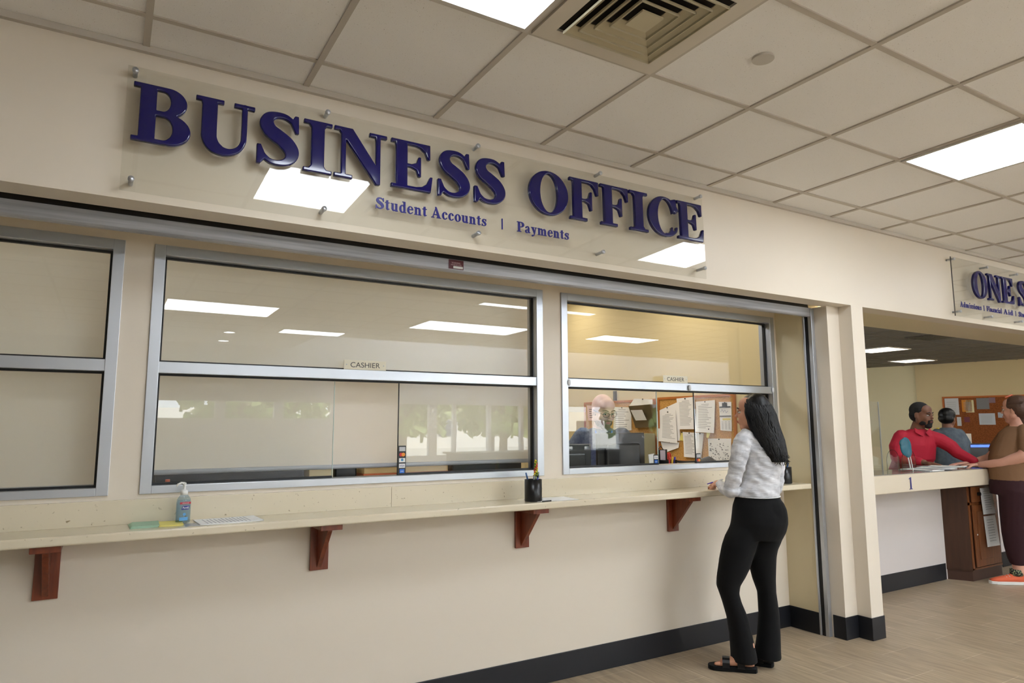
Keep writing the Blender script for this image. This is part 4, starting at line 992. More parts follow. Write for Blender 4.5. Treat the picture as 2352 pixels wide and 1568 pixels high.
q = MB(); q.tube([Vector((.033+.135*math.cos(a)*math.cos(.2)-.113*math.sin(a)*math.sin(.2), .113*math.sin(a)*math.cos(.2)+.135*math.cos(a)*math.sin(.2), 1.010+.004*math.sin(a))) for a in [k*math.pi/16 for k in range(33)]], .0026, 6); q.build('hem', mat('white hem', (236, 236, 238), .7), Wm, True)
# hair
q = MB()
q.ell((.046, .030, 1.545), (.086, .088, .092)); q.ell((.056, -.01, 1.525), (.086, .075, .110))
q.loft([hring(.045, .02, 1.60, .072, .068), hring(.055, .005, 1.56, .088, .084), hring(.066, -.012, 1.50, .096, .086), hring(.078, -.035, 1.43, .092, .066), hring(.106, -.055, 1.347, .084, .052), hring(.128, -.068, 1.268, .070, .042), hring(.138, -.070, 1.215, .052, .032)], 22)
hr = fuse(q, .006, 4, 'hair')
e = MB(); rnd = random.Random(11)
for i in range(150):
    th = rnd.uniform(-2.75, .25) ; t0 = rnd.random()
    def pt(z, lift=1.02):
        tab = ((1.60, .045, .02, .072, .068), (1.56, .055, .005, .088, .084), (1.50, .066, -.012, .096, .086), (1.43, .078, -.035, .092, .066), (1.347, .106, -.055, .084, .052), (1.268, .128, -.068, .070, .042), (1.19, .140, -.072, .056, .034))
        for (za, ua, wa, aa, ba), (zb_, ub, wb, ab, bb) in zip(tab, tab[1:]):
            if z >= zb_: f_ = (za-z)/(za-zb_); break
        else: f_ = 1
        f_ = min(max(f_, 0), 1); u = ua+(ub-ua)*f_; w_ = wa+(wb-wa)*f_; a_ = aa+(ab-aa)*f_; b_ = ba+(bb-ba)*f_
        return Vector((u+a_*lift*math.cos(th+.12*math.sin(z*30+i)), w_+b_*lift*math.sin(th+.12*math.sin(z*30+i)), z))
    zt = 1.59-.05*rnd.random(); ze = 1.205+.06*rnd.random()+(.05 if abs(th+2.6) < .5 else 0)
    pts = [pt(zt+(ze-zt)*k/9) for k in range(10)]
    pts.append(pts[-1]+Vector((rnd.uniform(-.018, .018), rnd.uniform(-.01, .01), -.012)))
    e.tube(pts, [.0032]*8+[.0026, .0018, .0008], 6)
hr = join_meshes(hr, e); link('hair', hr, M_hairb, Wm, True)
# sandals
for h_, t_ in feet:
    h3 = Vector((*h_, 0)); t3 = Vector((*t_, 0)); d = (t3-h3).normalized(); L = (t3-h3).length+.035; sdir = Vector((-d.y, d.x, 0))
    pts = []
    prof = ((-.012, .012), (-.004, .030), (.06, .036), (.45*L, .034), (.72*L, .046), (.90*L, .044), (.99*L, .026), (1.02*L, .008))
    for x_, w_ in prof: pts.append((h3+d*x_+sdir*w_)[:2])
    for x_, w_ in reversed(prof): pts.append((h3+d*x_-sdir*w_)[:2])
    sh = empty('sandal_root', (0, 0, 0)); bpy.data.objects.remove(sh)
    so = MB().prism(pts, 'z', .001, .026).build('sandal', M_blackcloth, Wm, bevel=.004)
    for x_, wd in ((.30*L, .034), (.62*L, .040)):
        c = h3+d*x_; k = MB(); ring_ = []
        hh = .064 if x_ < .4*L else .050
        rr = []
        for i in range(9):
            a = math.pi*i/8; rr.append(c+sdir*(wd+.006)*math.cos(a)+Vector((0, 0, .022+hh*math.sin(a)**.7)))
        for A, B_ in zip(rr, rr[1:]):
            k.add([A-d*.021, A+d*.021, B_+d*.021, B_-d*.021, A-d*.021+Vector((0, 0, .003)), A+d*.021+Vector((0, 0, .003)), B_+d*.021+Vector((0, 0, .003)), B_-d*.021+Vector((0, 0, .003))], [(0,3,2,1),(4,5,6,7),(0,1,5,4),(1,2,6,5),(2,3,7,6),(3,0,4,7)])
        k.build('strap', M_blackplastic, Wm)
# pen in her hand (world position from her local frame)
def w2(P0, u, w_, z, rz=RZ): c, s = math.cos(rz), math.sin(rz); return Vector((P0[0]+u*c-w_*s, P0[1]+u*s+w_*c, z))
pa = w2((3.38, .03), -.205, .235, 1.062); pb = w2((3.38, .03), -.135, .262, 1.078)
t = empty('pen', pa, 0, 'white and violet pen held in the standing woman left hand over the ledge', 'pen')
MB().tube([(0, 0, 0), (pb-pa)*.55], [.003, .0045], 10).build('tip', mat('pen violet', (92, 70, 190), .3), t, True)
MB().tube([(pb-pa)*.55, (pb-pa)*1.6], .0045, 10).build('barrel', M_white, t, True)

# ---- bald man behind the glass -------------------------------------------------
Mn = empty('person', (3.27, 1.44, 0), RZ, 'bald bearded man with glasses behind the right cashier window, looking down', 'person')
SCM = 1.0
HMm = headM((.000, -.50, 1.540), math.radians(22), .34, 1.02)
b = MB(); head_shapes(b, HMm, True, .004)
b.tube([(-.005, -.475, 1.48), (-.010, -.44, 1.40)], [.056, .062], 16)
b.loft([hring(-.01, -.43, 1.40, .09, .07), hring(-.01, -.43, 1.35, .17, .09), hring(-.01, -.42, 1.25, .175, .10), hring(-.01, -.39, 1.10, .16, .105), hring(0, -.34, .92, .15, .105), hring(0, -.28, .82, .155, .12)], 20)
for s in (-1, 1):
    b.tube([(s*.165, -.43, 1.34), (s*.22, -.42, 1.22), (s*.235, -.46, 1.10)], [.055, .046, .04], 14); b.tube([(s*.235, -.46, 1.10), (s*.17, -.62, 1.13)], [.040, .028], 14)
    b.tube([(s*.09, -.26, .84), (s*.10, -.20, .45)], [.085, .06], 14); b.tube([(s*.10, -.20, .45), (s*.10, -.18, .08)], [.055, .038], 14)
body = fuse(b, .006, 5); e = MB()
for s in (-1, 1): hand(e, (s*.165, -.63, 1.13), (-s*.3, -.9, -.1), (0, 0, 1), s, .5)
link('body', join_meshes(body, e), M_skin2, Mn, True)
mbrow = mat('brown beard hair', (122, 88, 68), .8, bump=(400, .6, .003))
face_parts(HMm, Mn, mbrow, mat('lips pale', (190, 110, 104), .5))
q = MB(); R = HMm.to_3x3().to_4x4()
for c, r in (((0, -.060, -.090), (.036, .036, .028)), ((0, -.084, -.076), (.022, .014, .012)), ((.042, -.030, -.068), (.020, .034, .030)), ((-.042, -.030, -.068), (.020, .034, .030)), ((.058, -.004, -.040), (.012, .018, .036)), ((-.058, -.004, -.040), (.012, .018, .036)), ((0, -.0905, -.0405), (.027, .008, .0055)), ((.026, -.082, -.055), (.006, .012, .018)), ((-.026, -.082, -.055), (.006, .012, .018))):
    q.ell(HMm @ Vector(c), r, R)
link('beard', fuse(q, .004, 3, 'beard'), mbrow, Mn, True)
q = MB()
for s in (-1, 1):
    q.tube([HMm @ Vector((s*.031+.023*math.cos(a), -.098+.004*math.cos(a)*s, .006+.017*math.sin(a))) for a in [k*math.pi/8 for k in range(17)]], .0016, 6)
    q.tube([HMm @ Vector((s*.054, -.097, .010)), HMm @ Vector((s*.074, -.06, .012)), HMm @ Vector((s*.078, .005, .010))], .0018, 6)
q.tube([HMm @ Vector((-.008, -.1, .009)), HMm @ Vector((.008, -.1, .009))], .0016, 6)
q.build('glasses', M_blackplastic, Mn, True)
q = MB()
q.loft([hring(-.008, -.435, 1.425, .068, .062), hring(-.01, -.43, 1.405, .105, .085), hring(-.01, -.43, 1.365, .175, .105), hring(-.01, -.425, 1.28, .188, .125), hring(-.01, -.40, 1.15, .18, .125), hring(0, -.35, .95, .168, .125), hring(0, -.30, .84, .17, .13)], 22)
for s in (-1, 1): q.tube([(s*.14, -.43, 1.36), (s*.205, -.42, 1.27), (s*.225, -.42, 1.18)], [.07, .066, .062], 16); q.tube([(s*.225, -.42, 1.19), (s*.236, -.46, 1.10), (s*.19, -.59, 1.125)], [.062, .052, .042], 14)
link('shirt', fuse(q, .007, 4), mat('grey blue shirt', (112, 118, 126), .85, var=(60, (86, 92, 102), .3, .7)), Mn, True)
q = MB(); q.tube([(-.06, -.52, 1.40), (-.045, -.545, 1.34), (.0, -.55, 1.24), (.045, -.545, 1.34), (.055, -.52, 1.40)], .006, 8); q.build('lanyard', mat('lanyard blue', (60, 120, 210), .5), Mn, True)
q = MB()
for s in (-1, 1): q.tube([(s*.09, -.27, .88), (s*.10, -.20, .45), (s*.10, -.18, .06)], [.11, .08, .065], 16)
q.ell((0, -.27, .85), (.17, .13, .12)); link('trousers', fuse(q, .010, 4), mat('dark trousers', (40, 42, 50), .8), Mn, True)
q = MB()
for s in (-1, 1): q.loft([((s*.10, -.15, .05), (.04, 0, 0), (0, 0, .045)), ((s*.10, -.25, .04), (.045, 0, 0), (0, 0, .038)), ((s*.10, -.34, .03), (.03, 0, 0), (0, 0, .025))], 14)
q.build('shoes', M_blackplastic, Mn, True)

# ------------------------------------------------------------------ neighbouring office
struct('wall_counter', MB().box(4.61, 6.86, .73, .80, 0, .90).box(7.9, 12, .73, .80, 0, .90), mat('pale painted wall', (214, 206, 202), .6))
t = empty('service_counter', (5.9, .43, .88), 0, 'cream service counter with a navy number 1 on its front, right of the pillar', 'counter')
MB().box(-1.285, 1.25, 0, .41, 0, .148).build('counter_slab', mat('cream laminate counter', (226, 212, 188), .28, coat=.2), t, bevel=.006)
MB().box(-1.28, 1.24, .02, .40, .1485, .152).build('counter_surface', mat('grey counter surface', (150, 146, 138), .18, coat=.3), t)
me = glyph_mesh('1', 1, .100, .003, 0, 60, total=.048); o = link('numeral', me, M_blue2, t); o.location = (5.795-5.9, -.002, .022)
t = empty('base_cabinet', (6.94, .545, 0), 0, 'brown wooden base cabinet at the end of the service counter', 'cabinet')
MB().prism([(-.11, .23), (0, 0), (.56, .0), (.56, .3), (-.11, .3)], 'z', .09, .878).build('carcass', M_walnut, t)
MB().prism([(-.10, .23), (.008, .008), (.56, .008), (.56, .3), (-.10, .3)], 'z', 0, .09).build('plinth', mat('plinth brown', (70, 44, 32), .5), t)
MB().box(.004, .032, -.006, .0, .10, .872).box(.004, .55, -.006, 0, .10, .115).box(.004, .55, -.006, 0, .690, .715).build('face_frame', M_walnut2, t)
dr = MB().box(.05, .50, -.024, -.006, .715, .860).build('drawer', M_walnut2, t, bevel=.006); MB().disc((.16, -.024, .79), .017, (0, -1, 0), .022).build('knob', M_black, dr)
do = MB().box(.05, .50, -.024, -.006, .125, .690).build('door', M_walnut2, t, bevel=.006)
MB().box(.11, .44, -.030, -.024, .19, .63).build('door_panel', M_walnut2, do, bevel=.004)
MB().ell((.082, -.028, .42), (.006, .005, .008)).build('knob', M_white, do, True)
def cab_paper(x0, x1, z0, z1, label):
    t2 = empty('taped_notice', ((x0+x1)/2, .508, z0), 0, label, 'paper'); hw = (x1-x0)/2; hh = z1-z0
    q = MB(); q.add([(-hw, 0, hh), (hw, 0, hh), (hw, -.02, 0), (-hw, -.012, 0), (-hw, .0015, hh), (hw, .0015, hh), (hw, -.0185, 0), (-hw, -.0105, 0)], [(0,3,2,1),(4,5,6,7),(0,1,5,4),(1,2,6,5),(2,3,7,6),(3,0,4,7)]); q.build('sheet', M_paper, t2)
    q = MB()
    for i in range(9): q.box(-hw*.6, hw*.5, -.003-.016*i/9-.0005, -.002-.016*i/9, hh*(.86-i*.085), hh*(.875-i*.085))
    q.build('printing', M_print, t2)
cab_paper(7.118, 7.33, .600, .842, 'white printed notice taped to the drawer of the brown cabinet, upper one')
cab_paper(7.142, 7.36, .300, .580, 'white printed notice taped to the door of the brown cabinet, lower one')
ZC = 1.0325
# things on that counter
for i in range(6):
    tag(sheetpts(6.30+.09*i-.02*(i % 2), .60+.03*math.sin(i*2), .22, .28, .004, .5*math.sin(i*3), ZC+.0005+.0045*i).build('form_sheet', M_paper if i % 2 else mat('grey paper', (176, 180, 186), .7)), 'loose form sheet on the service counter in front of the man in red', 'paper', 'forms on the service counter')
tag(MB().box(6.22, 6.42, .455, .52, ZC, ZC+.012).build('white_tray', M_white, bevel=.003), 'small white tray at the front edge of the service counter', 'tray')
t = empty('table_paddle', (6.09, .60, ZC), .0, 'teal round paddle on a clear stand on the service counter', 'paddle')
q = MB(); q.ell((0, 0, .215), (.085, .02, .085)); q.ell((.03, 0, .175), (.055, .02, .06)); q.ell((-.04, 0, .245), (.05, .018, .04)); link('paddle_blade', fuse(q, .005, 3, 'paddle'), mat('teal plastic', (40, 104, 124), .35), t, True)
MB().tube([(.02, 0, .14), (.05, 0, .03)], .006, 8).tube([(.09, 0, .0), (.06, 0, .13)], .004, 8).build('handle', M_white, t, True)
MB().box(-.08, .12, -.04, .04, 0, .006).box(-.08, -.075, -.04, .04, 0, .13).build('stand', M_acr, t)
def arch_holder(x, y, wd, ht, label):
    t2 = empty('leaflet_holder', (x, y, ZC), 0, label, 'holder', 'clear holders on the service counter')
    pts = [(-wd/2, 0)]+[(-wd/2*math.cos(a), ht-wd/2+wd/2*math.sin(a)) for a in [k*math.pi/10 for k in range(11)]]+[(wd/2, 0)]
    MB().prism(pts, 'y', -.002, .002).build('sheet', M_acr, t2)
    MB().tube([(p[0], 0, p[1]) for p in pts], .002, 6, cap=False).build('edge', glassmat('clear edge', 1.7, (190, 196, 200)), t2)
arch_holder(5.98, .66, .19, .19, 'clear arch shaped leaflet holder left of the teal paddle')
arch_holder(6.30, .70, .22, .19, 'clear arch shaped leaflet holder right of the teal paddle')
t = empty('sneeze_guard', (5.45, .80, ZC), 0, 'tall clear acrylic guard standing on the service counter beside the pillar', 'screen')
MB().box(-.60, .60, -.003, .003, 0, .62).build('panel', M_acr, t)
MB().box(.597, .600, -.006, .006, 0, .62).build('panel_edge', mat('bright acrylic edge', (190, 192, 190), .3), t)
t = empty('small_flag', (5.14, .62, ZC), 0, 'small red white and blue desk flag beside the pillar on the service counter', 'flag')
MB().tube([(0, 0, 0), (.0, 0, .16)], .003, 8).build('pole', M_white, t, True)
for i in range(6): MB().box(.005+.012*i, .017+.012*i, -.001, .001, .03-.004*i, .12-.008*i).build('stripe', mat('flag red', (170, 40, 46), .6) if i % 2 else M_white, t)
MB().box(.002, .03, -.003, -.001, .08, .13).build('canton', mat('flag blue', (30, 34, 90), .6), t)
tag(MB().box(5.62, 5.86, 1.05, 1.30, .88, 1.13).build('printer', M_blackplastic, bevel=.012), 'black desktop machine behind the service counter beside the pillar', 'printer')
tag(MB().box(4.9, 6.3, 1.10, 1.55, 0, .88).build('inner_desk', mat('inner desk', (120, 100, 80), .5), bevel=.005), 'brown desk run behind the service counter', 'desk')
t = empty('storage_unit', (7.3, 2.6, 0), 0, 'beige storage unit with white top behind the man in red, left side', 'cabinet')
MB().box(-.9, .55, -.2, .3, 0, 1.20).build('carcass', mat('beige laminate', (170, 150, 116), .5), t); MB().box(-.93, .58, -.23, .3, 1.20, 1.225).build('top', M_white, t)
MB().box(-.2, .1, -.206, -.2, .7, 1.15).build('door', mat('beige door', (190, 170, 130), .5), t)
t = empty('computer_monitor', (9.75, 1.85, .76), -.35, 'dark computer with blue lit strip in front of the seated person in grey', 'monitor')
MB().box(-.35, .35, -.02, .02, .08, .44).build('screen_housing', M_blackplastic, t, bevel=.006)
MB().box(-.33, .33, -.026, -.02, .39, .42).build('screen', mat('bright blue strip', (60, 90, 220), .3, emit=(50, 80, 230), es=2.0), t)
MB().box(-.12, .12, -.1, .1, 0, .08).build('stand', M_blackplastic, t)
t = empty('back_desk', (10.0, 1.95, 0), -.35, 'grey desk with dark front behind the woman in brown', 'desk')
MB().box(-.9, .9, -.35, .35, .72, .76).build('desk_top', mat('grey desk', (120, 116, 110), .4), t); MB().box(-.88, .88, -.33, .33, 0, .72).build('desk_body', mat('dark desk body', (52, 48, 46), .6), t)
t = empty('shelf_box', (10.35, 2.35, .76), -.35, 'white box with small yellow toys on top behind the woman in brown', 'box')
MB().box(-.45, .25, -.1, .2, 0, .56).build('box_body', mat('off white box', (200, 192, 180), .6), t)
for x, c in ((-.20, (230, 200, 60)), (-.12, (220, 190, 80)), (-.05, (236, 216, 120)), (.03, (120, 150, 170))):
    q = MB(); q.ell((x, -.0, .60), (.04, .03, .045)); q.build('toy', mat('toy%d%d' % (c[0], c[2]), c, .5), t, True)
# cork board of the far office, in the frame of the far wall
cb = empty('cork_board', MW @ Vector((.47, 0, 1.05)), math.atan2(fd.y, fd.x), 'brown cork board with orange frame on the far wall behind the people', 'notice board')
sgn = 1
def loc2(x0, x1, z0, z1, d0, d1): return (x0, x1, -d1, -d0, z0, z1)
MB().box(0, 2.3, -.02, -.001, 0, .92).build('cork_panel', M_cork2, cb)
MB().box(-.03, 2.33, -.03, -.001, .92, .95).box(-.03, 0, -.03, -.001, 0, .92).box(-.03, 2.33, -.03, -.001, -.03, 0).build('board_frame', mat('orange oak frame', (190, 104, 40), .5), cb)
for x0, x1, z0, z1, c, lb in ((.08, .31, 1.645, 1.965, (206, 206, 208), 'white sheet at the left end of the far cork board'), (.36, .52, 1.70, 1.93, (216, 140, 50), 'orange folder edge beside the cream sheet on the far cork board'), (.42, .555, 1.685, 1.925, (228, 214, 168), 'cream picture sheet on the far cork board'),
                             (.60, .80, 1.745, 1.955, (130, 128, 128), 'grey sheet at the top of the far cork board'), (.80, .90, 1.86, 1.96, (140, 112, 120), 'small mauve note at the top right of the far cork board'), (.62, .875, 1.45, 1.665, (196, 200, 206), 'pale blue sheet low on the far cork board'),
                             (.92, 1.0, 1.58, 1.68, (180, 184, 190), 'small pale note on the far cork board'), (.38, .47, 1.50, 1.60, (120, 60, 70), 'small red and black badge on the far cork board'), (.26, .33, 1.43, 1.60, (214, 206, 190), 'narrow cream card beside the seated person head')):
    p = MW @ Vector((x0+.40, 0, 0)); 
    t2 = empty('pinned_paper', MW @ Vector((x0+.40, 0, z0)), math.atan2(fd.y, fd.x), lb, 'paper', 'papers on the far cork board')
    MB().box(0, x1-x0, -.026, -.022, 0, z1-z0).build('sheet', mat('far paper %d' % c[1], c, .8), t2)
    if c[0] > 190:
        q = MB()
        for i in range(6): q.box(.03, (x1-x0)*.8, -.0275, -.026, (z1-z0)*(.15+.12*i), (z1-z0)*(.18+.12*i))
        q.build('printing', M_print, t2)

# ---- man in red ------------------------------------------------------------------
Rm = empty('person', (7.154, 1.294, 0), RZ, 'man with short dark hair and beard in a red shirt leaning over the service counter', 'person')
OW = -.40
HMr = headM((.040, OW-.02, 1.535), math.radians(28), .10, 1.04)
b = MB(); head_shapes(b, HMr, True, .005); b.tube([(.03, OW+.02, 1.46), (.015, OW+.04, 1.38)], [.058, .066], 16)
b.loft([hring(.01, OW+.05, 1.38, .10, .08), hring(0, OW+.06, 1.33, .17, .11), hring(0, OW+.08, 1.15, .18, .12), hring(0, -.15, .95, .17, .12), hring(0, -.05, .85, .17, .13)], 20)
b.tube([(.17, OW+.05, 1.30), (.28, OW-.05, 1.23), (.33, OW-.10, 1.16)], [.055, .048, .04], 14); b.tube([(.31, OW-.10, 1.16), (.40, OW-.22, 1.085)], [.04, .028], 14)
b.tube([(-.17, OW+.05, 1.30), (-.20, OW+.05, 1.15), (-.19, OW+.02, 1.10)], [.055, .048, .04], 14); b.tube([(-.19, OW+.02, 1.10), (-.08, OW-.20, 1.08)], [.04, .028], 14)
for s in (-1, 1): b.tube([(s*.09, -.05, .86), (s*.10, 0, .45)], [.09, .06], 14); b.tube([(s*.10, 0, .45), (s*.10, .02, .08)], [.055, .038], 14)
body = fuse(b, .007, 5); e = MB(); hand(e, (.40, OW-.225, 1.075), (.8, -.4, -.12), (0, 0, 1), -1, .35); hand(e, (-.07, OW-.215, 1.075), (.6, -.7, -.1), (0, 0, 1), 1, .35)
link('body', join_meshes(body, e), M_skin3, Rm, True)
mdk = mat('short dark hair', (24, 20, 20), .8, bump=(400, .5, .002)); face_parts(HMr, Rm, mdk, mat('lips brown', (120, 70, 64), .5))
q = MB(); R = HMr.to_3x3().to_4x4(); q.ell(HMr @ Vector((0, .026, .048)), (.080, .094, .082), R); q.ell(HMr @ Vector((0, .045, .00)), (.078, .072, .07), R); link('hair', fuse(q, .005, 3, 'hair'), mdk, Rm, True)
q = MB()
for c, r in (((0, -.060, -.092), (.036, .036, .030)), ((0, -.084, -.076), (.022, .014, .012)), ((.044, -.030, -.068), (.020, .034, .026)), ((-.044, -.030, -.068), (.020, .034, .026)), ((0, -.0905, -.0405), (.027, .008, .0055)), ((.026, -.082, -.055), (.006, .012, .018)), ((-.026, -.082, -.055), (.006, .012, .018))): q.ell(HMr @ Vector(c), r, R)
link('beard', fuse(q, .004, 3, 'beard'), mdk, Rm, True)
q = MB()
q.loft([hring(.018, OW+.035, 1.40, .075, .07), hring(.01, OW+.05, 1.375, .12, .095), hring(0, OW+.06, 1.33, .185, .125), hring(-.005, OW+.07, 1.24, .205, .145), hring(-.005, OW+.10, 1.10, .205, .145), hring(0, -.15, .95, .19, .14), hring(0, -.06, .84, .19, .14)], 22)
q.tube([(.14, OW+.05, 1.32), (.22, OW, 1.285), (.29, OW-.05, 1.225), (.315, OW-.10, 1.165), (.36, OW-.16, 1.125), (.39, OW-.21, 1.095)], [.072, .07, .064, .056, .048, .042], 16)
q.tube([(-.14, OW+.05, 1.32), (-.20, OW+.05, 1.22), (-.205, OW+.04, 1.11)], [.075, .07, .062], 16); q.tube([(-.205, OW+.04, 1.11), (-.10, OW-.16, 1.085)], [.058, .042], 14)
mrs = mat('crimson shirt', (186, 26, 52), .75, bump=(14, .4, .02)); link('shirt', fuse(q, .007, 4), mrs, Rm, True)
q = MB()
for s in (-1, 1):
    q.add([Vector(p) for p in ((.02+s*.012, OW-.070, 1.36), (.02+s*.075, OW-.035, 1.41), (.02+s*.082, OW-.055, 1.365), (.02+s*.030, OW-.092, 1.325))], [(0, 1, 2, 3)])
me = q.mesh('collar'); o = link('collar', me, mrs, Rm); sm = o.modifiers.new('t', 'SOLIDIFY'); sm.thickness = .006
q = MB()
for s in (-1, 1): q.tube([(s*.09, -.05, .88), (s*.10, 0, .45), (s*.10, .02, .06)], [.11, .08, .065], 16)
q.ell((0, -.05, .86), (.18, .14, .12)); link('trousers', fuse(q, .010, 4), mat('dark trousers', (40, 42, 50), .8), Rm, True)
q = MB()
for s in (-1, 1): q.loft([((s*.10, .05, .05), (.04, 0, 0), (0, 0, .045)), ((s*.10, -.05, .04), (.045, 0, 0), (0, 0, .038)), ((s*.10, -.14, .03), (.03, 0, 0), (0, 0, .025))], 14)
q.build('shoes', M_blackplastic, Rm, True)

# ---- person in grey, turned away ----------------------------------------------------
Gm = empty('person', (8.8, 1.6, 0), RZ, 'person with black hair in a grey jacket facing away behind the man in red', 'person')
HMg = headM((.015, .0, 1.515), math.radians(125), .10, 1.04)
b = MB(); head_shapes(b, HMg, True); b.tube([(.0, 0, 1.46), (-.01, -.02, 1.38)], [.055, .065], 16)
b.loft([hring(-.01, -.02, 1.38, .09, .07), hring(0, -.02, 1.33, .15, .09), hring(.02, -.02, 1.12, .16, .11), hring(.02, 0, .88, .16, .12)], 20)
for s in (-1, 1):
    b.tube([(s*.15, 0, 1.31), (s*.20, 0, 1.15), (s*.21, .08, 1.08)], [.05, .044, .04], 14); b.tube([(s*.21, .08, 1.08), (s*.16, .26, 1.06)], [.038, .026], 12)
    b.tube([(s*.09, 0, .88), (s*.10, 0, .45), (s*.1, 0, .08)], [.09, .06, .04], 14)
body = fuse(b, .008, 4); e = MB()
for s in (-1, 1): hand(e, (s*.16, .27, 1.06), (-s*.2, .9, -.1), (0, 0, 1), -s, .4)
link('body', join_meshes(body, e), M_skin3, Gm, True); face_parts(HMg, Gm, mdk)
q = MB(); R = HMg.to_3x3().to_4x4(); q.ell(HMg @ Vector((0, .028, .045)), (.088, .098, .085), R); q.ell(HMg @ Vector((0, .05, .0)), (.084, .076, .065), R); link('hair', fuse(q, .006, 3, 'hair'), M_hairb, Gm, True)
q = MB(); q.loft([hring(-.008, -.015, 1.41, .072, .07), hring(0, -.02, 1.375, .13, .10), hring(0, -.02, 1.33, .18, .12), hring(.015, -.02, 1.2, .20, .14), hring(.02, 0, 1.0, .195, .15), hring(.02, 0, .86, .19, .15)], 22)
for s in (-1, 1): q.tube([(s*.13, 0, 1.33), (s*.195, 0, 1.22), (s*.215, .05, 1.10)], [.07, .066, .06], 16); q.tube([(s*.215, .05, 1.10), (s*.175, .22, 1.065)], [.056, .042], 14)
link('jacket', fuse(q, .008, 4), mat('grey denim jacket', (92, 102, 110), .85, var=(20, (70, 78, 88), .3, .7)), Gm, True)
q = MB(); q.ell((0, 0, .86), (.18, .15, .12))
for s in (-1, 1): q.tube([(s*.09, 0, .88), (s*.10, 0, .06)], [.11, .07], 14)
link('trousers', fuse(q, .010, 4), mat('dark trousers', (40, 42, 50), .8), Gm, True)

# ---- woman in brown at the right edge -------------------------------------------------
Bw = empty('person', (7.42, .16, 0), RZ, 'woman in brown top and burgundy trousers with clipped-up hair at the end of the counter', 'person')
HMb = headM((-.140, .0, 1.575), math.radians(-147), .02, 1.08)
b = MB(); head_shapes(b, HMb, True, .006); b.tube([(-.13, 0, 1.50), (-.12, 0, 1.42)], [.060, .07], 16)
b.loft([hring(-.12, 0, 1.42, .09, .08), hring(-.13, 0, 1.37, .14, .13), hring(-.16, 0, 1.2, .17, .16), hring(-.19, 0, 1.0, .18, .17), hring(-.19, 0, .85, .18, .18)], 20)
b.tube([(-.16, -.14, 1.34), (-.20, -.21, 1.25), (-.25, -.21, 1.16)], [.066, .060, .056], 16); b.tube([(-.25, -.21, 1.16), (-.36, -.07, 1.09), (-.45, .09, 1.066)], [.056, .044, .030], 16)
b.tube([(-.10, .16, 1.33), (-.16, .22, 1.2), (-.24, .25, 1.12)], [.06, .056, .05], 16); b.tube([(-.24, .25, 1.12), (-.45, .26, 1.07)], [.046, .028], 14)
b.tube([(-.24, -.06, .85), (-.265, -.06, .5), (-.262, -.04, .30), (-.268, -.03, .12)], [.12, .085, .07, .045], 16); b.tube([(-.10, .08, .85), (-.02, .08, .5), (.10, .06, .12)], [.12, .085, .045], 16)
body = fuse(b, .007, 5); e = MB()
hand(e, (-.46, .105, 1.064), (-.72, .66, -.10), (0, .1, 1), -1, .2, 1.0); hand(e, (-.465, .262, 1.072), (-.9, .2, -.1), (0, 0, 1), 1, .3, 1.0)
link('body', join_meshes(body, e), M_skin4, Bw, True)
mbh = mat('brown hair', (86, 62, 50), .55, bump=((60, 60, 200), .6, .004)); face_parts(HMb, Bw, mbh)
q = MB(); R = HMb.to_3x3().to_4x4(); q.ell(HMb @ Vector((0, .030, .045)), (.086, .100, .086), R); q.ell(HMb @ Vector((0, .065, .0)), (.080, .070, .072), R); q.ell(HMb @ Vector((.0, .12, .04)), (.07, .055, .075), R); q.ell(HMb @ Vector((0, .045, .02)), (.092, .088, .088), R)
q.loft([hring(-.095, -.03, 1.55, .07, .06), hring(-.075, -.05, 1.46, .06, .045), hring(-.06, -.05, 1.38, .045, .03)], 16)
hh = fuse(q, .006, 3, 'hair'); e = MB(); rnd = random.Random(3)
for i in range(60):
    a = rnd.uniform(-1.2, 1.2); pts = [HMb @ Vector((.088*math.sin(a), -.02+.11*k/5, .05+.092*math.cos(a)*math.sin(.9+k*.3)*.9-.02)) for k in range(6)]; e.tube(pts, [.003]*5+[.001], 5)
link('hair', join_meshes(hh, e), mbh, Bw, True)
q = MB()
for i in range(7):
    a = -.9+i*.3; c0 = HMb @ Vector((.035*math.sin(a*1.2), .105, .10)); c1 = HMb @ Vector((.055*math.sin(a*1.2), .165, .065)); c2 = HMb @ Vector((.05*math.sin(a*1.2), .16, .01)); q.tube([c0, c1, c2], [.005, .005, .003], 8)
q.build('hair_claw', mat('pale claw clip', (226, 200, 186), .3), Bw, True)
q = MB(); q.tube([HMb @ Vector((-.05, -.04, .115)), HMb @ Vector((0, -.01, .135)), HMb @ Vector((.05, -.04, .115))], .006, 8); q.build('headband', mat('coral headband', (226, 120, 90), .4), Bw, True)
q = MB()
q.loft([hring(-.12, 0, 1.425, .085, .08), hring(-.125, 0, 1.40, .125, .12), hring(-.135, 0, 1.36, .155, .16), hring(-.165, 0, 1.27, .175, .175), hring(-.195, 0, 1.15, .20, .185), hring(-.205, 0, 1.02, .205, .195), hring(-.20, 0, .93, .20, .20)], 24)
q.tube([(-.14, -.11, 1.37), (-.18, -.18, 1.29), (-.215, -.215, 1.21)], [.08, .082, .074], 18); q.tube([(-.08, .13, 1.37), (-.14, .2, 1.27), (-.18, .23, 1.20)], [.08, .08, .072], 16)
link('top', fuse(q, .007, 5), mat('brown knit top', (136, 104, 78), .9, spec=.1, bump=(18, .35, .02)), Bw, True)
q = MB(); q.add([(-.30, -.16, .97), (-.08, -.22, .98), (-.165, -.215, .885)], [(0, 1, 2)]); o = link('shirt_tail', q.mesh('tail'), mat('brown knit top', (136, 104, 78), .9), Bw); k = o.modifiers.new('t', 'SOLIDIFY'); k.thickness = .008
q = MB()
